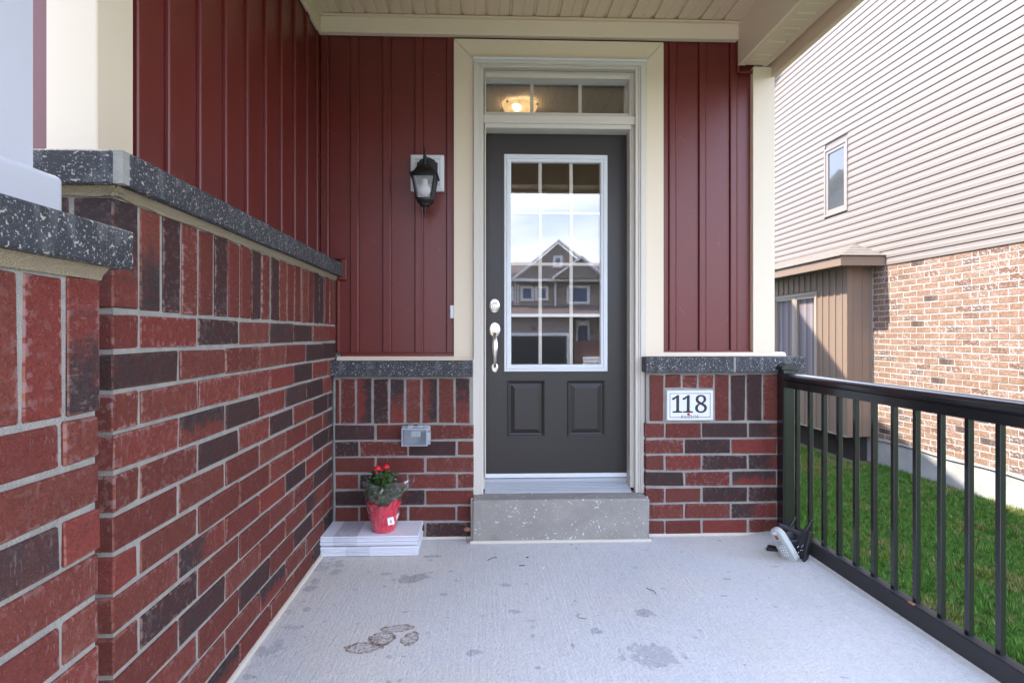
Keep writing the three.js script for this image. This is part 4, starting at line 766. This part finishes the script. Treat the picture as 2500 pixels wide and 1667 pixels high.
{ // number plaque
  const cv = document.createElement('canvas'); cv.width = 640; cv.height = 414; const x = cv.getContext('2d');
  x.fillStyle = '#d2d1ce'; x.fillRect(0, 0, 640, 414); x.strokeStyle = '#23262b'; x.lineWidth = 7; x.beginPath(); x.moveTo(212, 378); x.lineTo(36, 378); x.lineTo(36, 34); x.lineTo(604, 34); x.lineTo(604, 378); x.lineTo(424, 378); x.stroke();
  x.fillStyle = '#202329'; x.textAlign = 'center'; x.textBaseline = 'alphabetic'; x.font = '345px serif'; x.save(); x.translate(0, 0); x.fillText('1', 139, 308); x.fillText('1', 288, 308); x.fillText('8', 474, 308); x.strokeStyle = '#202329'; x.lineWidth = 7; x.strokeText('1', 139, 308); x.strokeText('1', 288, 308); x.strokeText('8', 474, 308); x.restore();
  x.fillStyle = '#b3122a'; x.beginPath(); x.arc(297, 334, 20, 0, 7); x.fill(); x.fillStyle = '#202329'; x.font = 'bold 58px serif'; x.fillText('Sunfield', 316, 390);
  const tx = new THREE.CanvasTexture(cv); tx.colorSpace = THREE.SRGBColorSpace;
  const t = thing('number_plaque', 'white house number plaque with black digits set in the brick', 'plaque', 0, 0, 0);
  part(t, 'plate', CB(1.046, 1.313, 0.654, 0.824, 3.098, 3.12, 0.003), std(0.60, 0.595, 0.58, 0.6));
  const pg = new THREE.PlaneGeometry(0.259, 0.162); pg.translate(1.1795, 0.739, -3.0975); part(t, 'lettering', pg, new THREE.MeshPhysicalMaterial({ map: tx, roughness: 0.6 }));
}
{ // ceiling lamp in the hall
  const t = thing('ceiling_lamp', 'lit frosted glass bowl lamp on the hall ceiling above the door', 'lamp', 0.31, 2.985, 4.42);
  const bowl = lathe([[0.0, -0.108], [0.03, -0.107], [0.07, -0.098], [0.105, -0.078], [0.128, -0.052], [0.138, -0.028], [0.140, -0.022], [0.136, -0.024], [0.10, -0.070], [0.05, -0.098], [0, -0.103]], 48);
  const em = tex(256, 256, (i, j) => { const n = fbm(i / 22, j / 22 + 3, 4), v = sstep(0.47, 0.50, n) - sstep(0.50, 0.53, n); const k = 0.8 + 0.35 * n - 0.25 * v; return [k, k * 0.94, k * 0.84]; }, { srgb: true });
  part(t, 'bowl', plain(bowl), new THREE.MeshPhysicalMaterial({ color: new THREE.Color().setRGB(0.8, 0.72, 0.58), roughness: 0.4, emissive: new THREE.Color().setRGB(0.34, 0.235, 0.115), emissiveMap: em, emissiveIntensity: 0.78 }));
  const bb = new THREE.SphereGeometry(0.046, 24, 16); bb.scale(0.85, 1.0, 0.55); bb.translate(-0.030, -0.056, 0.096); 
  part(t, 'bulb_glow', plain(bb), new THREE.MeshPhysicalMaterial({ color: 0xffffff, emissive: new THREE.Color().setRGB(1.0, 0.85, 0.6), emissiveIntensity: 1.6 }));
  part(t, 'canopy', plain(lathe([[0, -0.002], [0.05, -0.002], [0.055, -0.008], [0.05, -0.016], [0, -0.016]], 40)), M.nickel);
  for (let k = 0; k < 3; k++) { const a = 0.35 + k * 2.094, g = new THREE.BoxGeometry(0.02, 0.014, 0.016); g.translate(Math.cos(a) * 0.138, -0.026, Math.sin(a) * 0.138); part(t, 'clip', uvBox(g), M.dark); }
  const pl = new THREE.PointLight(new THREE.Color().setRGB(1, 0.74, 0.42), 0.10, 0, 2); pl.position.set(0, -0.062, 0); pl.castShadow = true; pl.shadow.radius = 4; t.add(pl); pl.name = 'lamp_light';
}
// ------------------------------------------------------------------ bundles of white boards
{
  const r = rng(70); const wht = [std(0.72, 0.72, 0.75, 0.55), std(0.68, 0.68, 0.715, 0.55)];
  const wrap = new THREE.MeshPhysicalMaterial({ color: new THREE.Color().setRGB(0.96, 0.96, 0.97), roughness: 0.10, transmission: 0.95, thickness: 0, ior: 1.5, bumpMap: withRepeat(tex(256, 64, (i, j) => { const v = fbm(i / 3, j / 40, 3); return [v, v, v]; }), 9), bumpScale: 0.004 });
  const bundle = (y, n, label, dx, ws) => {
    const h = 0.0101, t = thing('board_bundle', label, 'boards', -0.574 + dx, y, 2.985, 'wrapped bundles of white boards');
    for (let k = 0; k < n; k++) { const g = chamfer(0.495 + r() * 0.006, h - 0.0016, 0.236, 0.0012, 0.001, r); g.translate((r() - 0.5) * 0.008, h * (k + 0.5), (r() - 0.5) * 0.011); g.rotateY((r() - 0.5) * 0.008); part(t, 'board', uvBox(g), wht[k % 2]); }
    const H = h * n + 0.0015, g = chamfer(0.12, H + 0.002, 0.250, 0.004, 0.003, r); g.translate(ws, H / 2 + 0.0002, 0); part(t, 'plastic_wrap', uvBox(g), wrap);
    return H;
  };
  bundle(0.0022, 5, 'lower plastic-wrapped bundle of white boards lying on the porch floor', 0.002, -0.06);
  bundle(0.0555, 5, 'upper plastic-wrapped bundle of white boards under the flower pot', -0.002, -0.12);
}
// ------------------------------------------------------------------ potted rose
{
  const t = thing('potted_rose', 'potted red rose in bright pink foil and clear wrap', 'plant', -0.515, 0.1080, 2.955); const r = rng(19);
  const foil = std(0.70, 0.006, 0.045, 0.38, { side: THREE.DoubleSide });
  // foil: pleated cup
  const seg = 72, rowsN = 14, P = [], I = []; for (let j = 0; j <= rowsN; j++) for (let i = 0; i <= seg; i++) { const a = i / seg * Math.PI * 2, v = j / rowsN; const pl = 0.0035 * Math.sin(a * 9 + 2 * Math.sin(a * 2)) * v + 0.003 * Math.sin(a * 17 + 5 * v); const rad = lerp(0.054, 0.078, Math.pow(v, 0.9)) + pl + (v > 0.85 ? (v - 0.85) * 0.10 * (0.5 + 0.5 * Math.sin(a * 5 + 1)) : 0); const y = 0.150 * v + (v > 0.8 ? 0.055 * (v - 0.8) * 5 * Math.max(0, Math.sin(a * 2.5 + 0.6)) * Math.max(0, Math.sin(a * 1.5 - 0.3)) : 0); P.push(rad * Math.cos(a), y, rad * Math.sin(a)); }
  for (let j = 0; j < rowsN; j++) for (let i = 0; i < seg; i++) { const a = j * (seg + 1) + i, b = a + seg + 1; I.push(a, b, a + 1, b, b + 1, a + 1); }
  const fg = new THREE.BufferGeometry(); fg.setAttribute('position', new THREE.BufferAttribute(new Float32Array(P), 3)); fg.setIndex(I); fg.computeVertexNormals(); part(t, 'foil_wrap', plain(fg), foil);
  part(t, 'pot', plain(lathe([[0, 0.001], [0.050, 0.001], [0.064, 0.115], [0.058, 0.115], [0.056, 0.105], [0, 0.105]], 32)), std(0.10, 0.05, 0.04, 0.8));
  part(t, 'soil', plain(lathe([[0, 0.112], [0.057, 0.108], [0.057, 0.106], [0, 0.106]], 24)), std(0.03, 0.02, 0.015, 1));
  // stems and leaves
  const stems = []; for (let k = 0; k < 14; k++) { const a = r() * 6.28, q = 0.015 + 0.03 * r(), a2 = a + r() - 0.5, q2 = q + 0.025 * r(); stems.push(tube([[Math.cos(a) * q * 0.5, 0.105, Math.sin(a) * q * 0.5], [Math.cos(a) * q, 0.18, Math.sin(a) * q], [Math.cos(a2) * q2, 0.235 + 0.045 * r(), Math.sin(a2) * q2]], 0.0016, 8, 5)); }
  const blooms = [[-0.029, 0.333, 0.03, 0.0155, 1.0], [0.013, 0.336, 0.01, 0.015, 0.9], [-0.004, 0.325, 0.035, 0.007, 0.35], [-0.034, 0.310, 0.03, 0.009, 0.4], [0.028, 0.318, 0.02, 0.006, 0.3]];
  for (const b of blooms) stems.push(tube([[b[0] * 0.4, 0.11, b[2] * 0.4], [b[0] * 0.9, 0.24, b[2] * 0.8], [b[0], b[1] - 0.01, b[2]]], 0.0017, 8, 5));
  part(t, 'stems', merge(stems), std(0.09, 0.16, 0.03, 0.6));
  const leafShape = (len, w) => { const G = new THREE.BufferGeometry(); const pts = []; const n = 5; const row = []; for (let k = 0; k <= n; k++) { const v = k / n, ww = w * Math.sin(Math.PI * Math.pow(v, 0.8)) * (1 - 0.2 * v); row.push([[-ww, 0.15 * ww - 0.25 * len * v * v, len * v], [0, -0.25 * len * v * v - 0.12 * w, len * v], [ww, 0.15 * ww - 0.25 * len * v * v, len * v]]); } for (let k = 0; k < n; k++) for (const s of [0, 1]) { const A = row[k][s], Bq = row[k][s + 1], C = row[k + 1][s + 1], D = row[k + 1][s]; pts.push(...A, ...Bq, ...C, ...A, ...C, ...D); } G.setAttribute('position', new THREE.BufferAttribute(new Float32Array(pts), 3)); G.computeVertexNormals(); return uvBox(G); };
  const lm = [std(0.020, 0.060, 0.014, 0.4, { side: THREE.DoubleSide }), std(0.034, 0.085, 0.020, 0.42, { side: THREE.DoubleSide }), std(0.055, 0.12, 0.03, 0.45, { side: THREE.DoubleSide })];
  const lgs = [[], [], []];
  for (let k = 0; k < 230; k++) {
    const up = Math.pow(r(), 0.75), y = lerp(0.135, 0.305, up), prof = y < 0.21 ? lerp(0.055, 0.098, (y - 0.135) / 0.075) : lerp(0.098, 0.058, (y - 0.21) / 0.095);
    const a = r() * 6.283, q = prof * Math.sqrt(r()), g = leafShape(0.026 + 0.018 * r(), 0.009 + 0.005 * r()); const o = new THREE.Object3D(); o.position.set(Math.cos(a) * q * 0.95, y, Math.sin(a) * q * 0.95); o.rotation.set(-0.5 + 1.3 * r(), -a + Math.PI / 2 + (r() - 0.5) * 1.6, (r() - 0.5) * 0.8, 'YXZ'); o.updateMatrix(); g.applyMatrix4(o.matrix); lgs[r() < 0.5 ? 0 : r() < 0.7 ? 1 : 2].push(g);
  }
  lgs.forEach((l, i) => part(t, 'leaves', merge(l), lm[i]));
  const pet = [std(0.62, 0.010, 0.020, 0.5, { side: THREE.DoubleSide }), std(0.45, 0.006, 0.018, 0.5, { side: THREE.DoubleSide })];
  for (const b of blooms) { // rose: nested cupped petals
    const gs = []; const n = b[4] > 0.5 ? 16 : 6; for (let k = 0; k < n; k++) { const g = new THREE.SphereGeometry(1, 8, 6, 0, 1.9, 0.35, 1.35); const f = 0.35 + 0.65 * k / n; g.scale(b[3] * f * 1.35, b[3] * (1.15 - 0.35 * f), b[3] * f * 1.35); g.rotateZ(0.25 * f); g.rotateY(k * 2.4); g.translate(b[0], b[1] - 0.004 * f, b[2]); gs.push(g); }
    part(t, 'bloom', merge(gs), b[4] > 0.5 ? pet[0] : pet[1]); const cal = new THREE.ConeGeometry(b[3] * 0.6, b[3] * 1.1, 8); cal.rotateX(Math.PI); cal.translate(b[0], b[1] - b[3] * 0.75, b[2]); part(t, 'calyx', plain(cal), lm[2]);
  }
  // clear cellophane sleeve: crinkled, flaring
  const film = new THREE.MeshPhysicalMaterial({ color: new THREE.Color().setRGB(0.95, 0.96, 0.97), roughness: 0.03, transmission: 0.985, thickness: 0, ior: 2.0, side: THREE.DoubleSide });
  const seg2 = 44, rn = 16, P2 = [], I2 = []; for (let j = 0; j <= rn; j++) for (let i = 0; i <= seg2; i++) { const a = (i % seg2) / seg2 * Math.PI * 2, v = j / rn; const base = v < 0.55 ? lerp(0.062, 0.092, v / 0.55) : lerp(0.092, 0.112, (v - 0.55) / 0.45); const side = Math.max(0, Math.cos(a - 0.15)); const n1 = fbm(Math.cos(a) * 2.2 + 9, Math.sin(a) * 2.2 + v * 5, 3) - 0.5, n2 = fbm(Math.cos(a) * 6 + 30, Math.sin(a) * 6 + v * 9, 2) - 0.5; const rad = base + n1 * 0.055 * v + n2 * 0.02 + side * 0.055 * sstep(0.55, 1, v); P2.push(rad * Math.cos(a), 0.004 + 0.262 * v * (1 + 0.16 * n1 + (side > 0 ? 0.05 * side : 0)), rad * Math.sin(a)); }
  for (let j = 0; j < rn; j++) for (let i = 0; i < seg2; i++) { const a = j * (seg2 + 1) + i, b = a + seg2 + 1; I2.push(a, b, a + 1, b, b + 1, a + 1); }
  let cg = new THREE.BufferGeometry(); cg.setAttribute('position', new THREE.BufferAttribute(new Float32Array(P2), 3)); cg.setIndex(I2); cg = cg.toNonIndexed(); cg.computeVertexNormals(); part(t, 'clear_wrap', uvBox(cg), film);
  // price label
  const cv = document.createElement('canvas'); cv.width = 96; cv.height = 72; const x = cv.getContext('2d'); x.fillStyle = '#eef0f2'; x.fillRect(0, 0, 96, 72); x.fillStyle = '#444'; for (let k = 0; k < 14; k++) x.fillRect(26 + k * 3.2, 26, 1 + (k * 7 % 3) * 0.7, 34); x.fillStyle = '#777'; x.fillRect(10, 8, 60, 3); x.fillRect(10, 14, 44, 3); const tx = new THREE.CanvasTexture(cv); tx.colorSpace = THREE.SRGBColorSpace;
  const lg = new THREE.PlaneGeometry(0.034, 0.036); lg.rotateX(-0.12); lg.rotateY(0.62); lg.rotateZ(0.1); lg.translate(0.047, 0.068, 0.068); part(t, 'price_label', lg, new THREE.MeshPhysicalMaterial({ map: tx, roughness: 0.5, side: THREE.DoubleSide }));
}
// ------------------------------------------------------------------ key lock box on the floor by the railing
{
  const t = thing('key_lockbox', 'grey and black keypad lock box lying by the railing post', 'lock box', 1.535, 0, 2.79);
  const blk = std(0.012, 0.012, 0.013, 0.45), gry = std(0.40, 0.425, 0.40, 0.42);
  // grey keypad lid: tapered slab leaning to the left, keys on its left face
  const sh = new THREE.Shape(); sh.moveTo(-0.030, 0); sh.lineTo(0.030, 0); sh.quadraticCurveTo(0.037, 0.002, 0.038, 0.012); sh.lineTo(0.034, 0.125); sh.quadraticCurveTo(0.028, 0.160, 0, 0.163); sh.quadraticCurveTo(-0.028, 0.160, -0.034, 0.125); sh.lineTo(-0.038, 0.012); sh.quadraticCurveTo(-0.037, 0.002, -0.030, 0);
  const lid = new THREE.ExtrudeGeometry(sh, { depth: 0.018, bevelEnabled: true, bevelSize: 0.005, bevelThickness: 0.008, bevelSegments: 3 });
  const frame = (a, n, p) => { const A = new THREE.Vector3(...a).normalize(), N = new THREE.Vector3(...n); N.addScaledVector(A, -A.dot(N)).normalize(); const W = A.clone().cross(N); return new THREE.Matrix4().makeBasis(W, A, N).setPosition(...p); };
  const ML = frame([-0.40, 0.87, -0.26], [-0.82, -0.34, 0.42], [0.030, 0.013, 0.055]), MC = frame([0.28, 0.90, -0.12], [-0.75, 0.25, 0.60], [0.062, 0.008, 0.055]);
  const put = (g, m = ML) => { g = plain(g); g.applyMatrix4(m); return g; };
  part(t, 'keypad_lid', put(toCreasedNormals(lid, 0.7)), gry);
  const keys = []; for (let a = 0; a < 3; a++) for (let b = 0; b < 4; b++) { const k = new THREE.SphereGeometry(0.0042, 8, 6); k.translate(-0.015 + a * 0.015, 0.030 + b * 0.0135, 0.0255); keys.push(put(k)); } part(t, 'keys', merge(keys), std(0.62, 0.65, 0.66, 0.35));
  part(t, 'display', put(uvBox(new THREE.BoxGeometry(0.020, 0.020, 0.001).translate(0, 0.122, 0.0262))), std(0.28, 0.06, 0.04, 0.3));
  part(t, 'sticker', put(uvBox(new THREE.BoxGeometry(0.026, 0.011, 0.001).translate(0.002, 0.145, 0.0262))), std(0.72, 0.72, 0.74, 0.5));
  const pr = []; for (let a = 0; a < 2; a++) for (let b = 0; b < 3; b++) { pr.push(put(uvBox(new THREE.BoxGeometry(0.010, 0.0026, 0.001).translate(-0.008 + a * 0.016, 0.088 + b * 0.007, 0.0262)))); } part(t, 'print', merge(pr), M.dark);
  // black body: a second leaf standing off the lid, a drum between them, hinge bar, foot and shackle
  part(t, 'side_cheek', merge([put(chamfer(0.070, 0.150, 0.014, 0.003).translate(0, 0.075, 0), MC), put(chamfer(0.012, 0.150, 0.045, 0.003).translate(0.031, 0.076, 0.016), MC)]), blk);
  const drum = new THREE.CylinderGeometry(0.046, 0.050, 0.062, 24); drum.rotateX(1.15); drum.rotateY(0.35); drum.translate(0.022, 0.085, 0.012); part(t, 'body', merge([plain(drum), (() => { const g = chamfer(0.07, 0.09, 0.05, 0.006); g.rotateZ(0.1); g.translate(0.035, 0.056, 0.02); return g; })()]), blk);
  const foot = chamfer(0.10, 0.022, 0.05, 0.004); foot.rotateY(-0.6); foot.translate(0.018, 0.012, -0.070); part(t, 'foot', uvBox(foot), blk);
  const bar = chamfer(0.16, 0.020, 0.024, 0.003); bar.rotateZ(-0.34); bar.rotateY(-0.35); bar.translate(0.062, 0.135, 0.01); part(t, 'hinge_bar', uvBox(bar), blk);
  for (const [x, y, z, s] of [[0.050, 0.150, -0.02, 0.9], [0.092, 0.135, 0.03, 1.35]]) { const g = tube([[x, y - 0.012, z], [x + 0.018 * s, y + 0.016 * s, z], [x + 0.030 * s, y + 0.036 * s, z], [x + 0.033 * s, y + 0.046 * s, z]], 0.0085, 10, 8); const e = new THREE.SphereGeometry(0.0086, 10, 8); e.translate(x + 0.033 * s, y + 0.046 * s, z); part(t, 'shackle', merge([g, e]), blk); }
  const gl = []; const rr = rng(8); for (let k = 0; k < 7; k++) { const g = new THREE.SphereGeometry(0.0035, 6, 5); g.translate(0.042 + 0.03 * rr(), 0.052 + 0.05 * rr(), 0.070 + 0.008 * rr()); gl.push(g); } part(t, 'rivets', merge(gl), std(0.6, 0.6, 0.62, 0.2, { metalness: 1 }));
}
// ------------------------------------------------------------------ litter on the floor
{
  const tw = std(0.13, 0.06, 0.035, 0.9);
  const twig = (x, d, pts, rad, label, cat = 'twig') => { const g = tube(pts.map(p => [x + p[0], rad + p[1], -d + p[2]]), rad, 14, 5); return solo('twig', plain(g), tw, label, cat); };
  twig(-0.075, 3.03, [[0, 0, 0], [-0.008, 0.03, -0.02], [-0.012, 0.06, -0.045], [-0.011, 0.078, -0.055]], 0.0016, 'thin dark twig leaning on the brick beside the concrete step');
  twig(0.03, 2.80, [[0, 0, 0], [0.02, 0.004, -0.012], [0.035, 0.002, -0.03], [0.05, 0.003, -0.024]], 0.0013, 'curled brown twig on the floor in front of the step');
  twig(0.74, 2.47, [[0, 0, 0], [0.012, 0.002, 0.02], [0.022, 0.003, 0.03], [0.026, 0.001, 0.06]], 0.0013, 'wavy brown twig on the floor right of the middle');
  twig(0.40, 2.25, [[0, 0, 0], [-0.012, 0.002, 0.02], [-0.006, 0.002, 0.035], [0.02, 0.001, 0.04]], 0.001, 'faint hooked twig on the middle of the floor');
  const lf = (x, d, c, s, rot, label, cat) => { const g = new THREE.IcosahedronGeometry(s, 1); g.scale(1.4, 0.35, 0.8); g.rotateY(rot); g.translate(x, s * 0.35, -d); return solo('debris', plain(g), c, label, cat); };
  lf(1.60, 2.47, std(0.55, 0.50, 0.45, 0.8), 0.011, 0.6, 'small pale crumb on the floor near the railing', 'debris');
  lf(0.235, 2.83, std(0.06, 0.05, 0.045, 0.9), 0.006, 0.2, 'small dark pebble on the floor before the step', 'pebble');
  const straw = (x, d, a, l, m, label) => { const g = uvBox(new THREE.BoxGeometry(l, 0.0025, 0.003)); g.rotateY(a); g.translate(x, 0.0014, -d); solo('paint_flake', g, m, label, 'flake', 'slivers on the floor before the step'); };
  straw(0.30, 2.70, 0.9, 0.028, M.white, 'short white sliver on the floor, nearer the middle'); straw(0.395, 2.73, 1.1, 0.032, M.white, 'longer white sliver on the floor, farther right'); straw(0.20, 2.73, 0.05, 0.028, M.dark, 'dark sliver on the floor before the step');
  { const g = uvBox(new THREE.IcosahedronGeometry(0.016, 1)); g.scale(1.2, 0.8, 0.12); g.translate(-0.079, 0.052, -3.1035); solo('dry_leaf', g, std(0.42, 0.20, 0.10, 0.9), 'dry orange leaf bit caught on the brick beside the step', 'leaf'); }
}
// ------------------------------------------------------------------ house behind ours (seen mirrored in the neighbour's upper window)
{
  const n = thing('house', 'grey gabled house behind ours, mirrored in the high window', 'house', 0, 0, 0);
  part(n, 'wall', prismDY([[16.2, -1.05], [22, -1.05], [22, 4.2], [17.4, 6.2], [16.2, 5.4]], -7, 1.4), std(0.22, 0.22, 0.23, 0.8));
  part(n, 'roof', prismDY([[15.6, 5.15], [17.4, 6.45], [22.8, 4.2], [22.8, 4.02], [17.4, 6.27], [15.6, 4.97]], -7.3, 1.75), M.shingle);
}
// ------------------------------------------------------------------ house across the street (seen mirrored in the door glass)
{
  const n = thing('house', 'taupe gabled house across the street, mirrored in the door glass', 'house', 0, 0, 0);
  const L = 42, FD = 6.53 - L;                               // facade depth (behind the camera)
  const px = x => L * Math.tan(YAW + Math.atan((1150 + x / 2.613 - 1220.7) / 1356)), py = y => 1.136 + (818 - (330 + y / 2.613)) / 1356 * (L + 0.1);
  const sid = std(0.25, 0.205, 0.18, 0.7), trim = std(0.72, 0.70, 0.67, 0.6), rf = std(0.19, 0.145, 0.13, 0.95), gl = new THREE.MeshPhysicalMaterial({ color: new THREE.Color().setRGB(0.10, 0.13, 0.20), roughness: 0.08 });
  const R = (x0, x1, y0, y1, f0, f1) => B(px(x0), px(x1), py(y1), py(y0), FD + f0, FD + f1);   // f toward us is positive
  part(n, 'wall', R(-260, 1100, 925, 1480, -9, -0.5), sid);
  part(n, 'wall', B(px(-260), px(628), py(1480), py(1160), FD - 0.5, FD + 1.0), sid);
  // second storey boards
  for (let k = 0; k < 9; k++) part(n, 'siding_board', B(px(255), px(1000), py(1085) + k * 0.28, py(1085) + k * 0.28 + 0.26, FD - 0.5, FD - 0.46), sid);
  const poly = (pts, d0, d1) => prismXY(pts.map(p => [px(p[0]), py(p[1])]), d0, d1);
  part(n, 'roof', prismXY([[px(-300), py(930)], [px(1150), py(930)], [px(1150), py(762)], [px(-300), py(762)]], FD - 6, FD - 5.2), rf);
  part(n, 'roof', (() => { const a = [px(-300), py(930), -(FD + 0.1)], b = [px(1150), py(930), -(FD + 0.1)], c = [px(1150), py(755), -(FD - 5.2)], d = [px(-300), py(755), -(FD - 5.2)]; const g = new THREE.BufferGeometry(); g.setAttribute('position', new THREE.BufferAttribute(new Float32Array([...a, ...b, ...c, ...a, ...c, ...d]), 3)); g.computeVertexNormals(); return uvBox(g); })(), rf);
  part(n, 'gable_wall', poly([[285, 922], [555, 690], [825, 922]], FD - 0.4, FD + 0.15), sid);
  part(n, 'gable_wall', poly([[535, 916], [693, 792], [820, 916]], FD + 0.15, FD + 0.7), sid);
  const rake = (x0, y0, x1, y1, w, f0, f1) => poly([[x0, y0], [x1, y1], [x1, y1 + w], [x0, y0 + w]], FD + f0, FD + f1);
  part(n, 'rake_board', rake(262, 912, 556, 668, 17, 0.15, 0.5), trim); part(n, 'rake_board', rake(554, 668, 832, 890, 17, 0.15, 0.5), trim);
  part(n, 'rake_board', rake(508, 912, 694, 774, 16, 0.7, 1.0), trim); part(n, 'rake_board', rake(692, 774, 838, 900, 16, 0.7, 1.0), trim);
  part(n, 'fascia', R(255, 1000, 918, 934, 0.0, 0.4), trim); part(n, 'fascia', R(-260, 830, 1142, 1162, 1.4, 1.6), trim);
  part(n, 'roof', (() => { const a = [px(-260), py(1142), -(FD + 1.55)], b = [px(1000), py(1142), -(FD + 1.55)], c = [px(1000), py(1086), -(FD - 0.45)], d = [px(-260), py(1086), -(FD - 0.45)]; const g = new THREE.BufferGeometry(); g.setAttribute('position', new THREE.BufferAttribute(new Float32Array([...a, ...b, ...c, ...a, ...c, ...d]), 3)); g.computeVertexNormals(); return uvBox(g); })(), rf);
  const win = (x0, x1, y0, y1, f) => { const w = groupPart(n, 'window'); part(w, 'window_frame', R(x0, x1, y0, y1, f, f + 0.08), trim); part(w, 'pane', R(x0 + 17, x1 - 17, y0 + 15, y1 - 16, f + 0.08, f + 0.1), gl); };
  win(317, 405, 960, 1056, -0.46); win(412, 498, 960, 1052, -0.46); win(617, 764, 955, 1074, -0.46); win(215, 274, 965, 1056, -0.46); win(521, 582, 770, 846, 0.15);
  part(n, 'downspout', R(280, 288, 935, 1084, -0.46, -0.3), trim); part(n, 'downspout', R(298, 306, 935, 1084, -0.46, -0.3), trim); part(n, 'downspout', R(536, 548, 935, 1088, -0.46, -0.3), trim);
  part(n, 'garage_lintel', R(200, 614, 1261, 1280, 1.0, 1.1), trim); part(n, 'garage_door', R(255, 598, 1280, 1462, 1.0, 1.04), std(0.022, 0.024, 0.028, 0.4)); part(n, 'garage_jamb', R(598, 612, 1280, 1462, 1.0, 1.1), trim);
  for (let k = 1; k < 4; k++) part(n, 'door_groove', R(256, 597, 1280 + k * 44, 1282 + k * 44, 1.04, 1.05), M.dark);
  const d2 = groupPart(n, 'entry_door'); part(d2, 'door_frame', R(676, 764, 1180, 1400, -0.5, -0.4), trim); part(d2, 'door_slab', R(690, 750, 1215, 1395, -0.4, -0.35), std(0.03, 0.03, 0.033, 0.4)); part(d2, 'pane', R(704, 738, 1225, 1315, -0.35, -0.33), gl);
  part(n, 'porch_post', R(800, 818, 1165, 1310, 1.1, 1.4), trim); part(n, 'porch_wall', R(640, 1000, 1310, 1470, -0.4, 1.4), std(0.14, 0.075, 0.06, 0.9));
  for (let k = 0; k < 3; k++) part(n, 'porch_step', R(692, 822, 1410 + k * 18, 1422 + k * 18, 1.4, 1.8 + k * 0.3), trim);
  part(n, 'wall_light', R(384, 400, 1225, 1242, 1.0, 1.1), M.dark);
}
renderer.render(scene, camera);
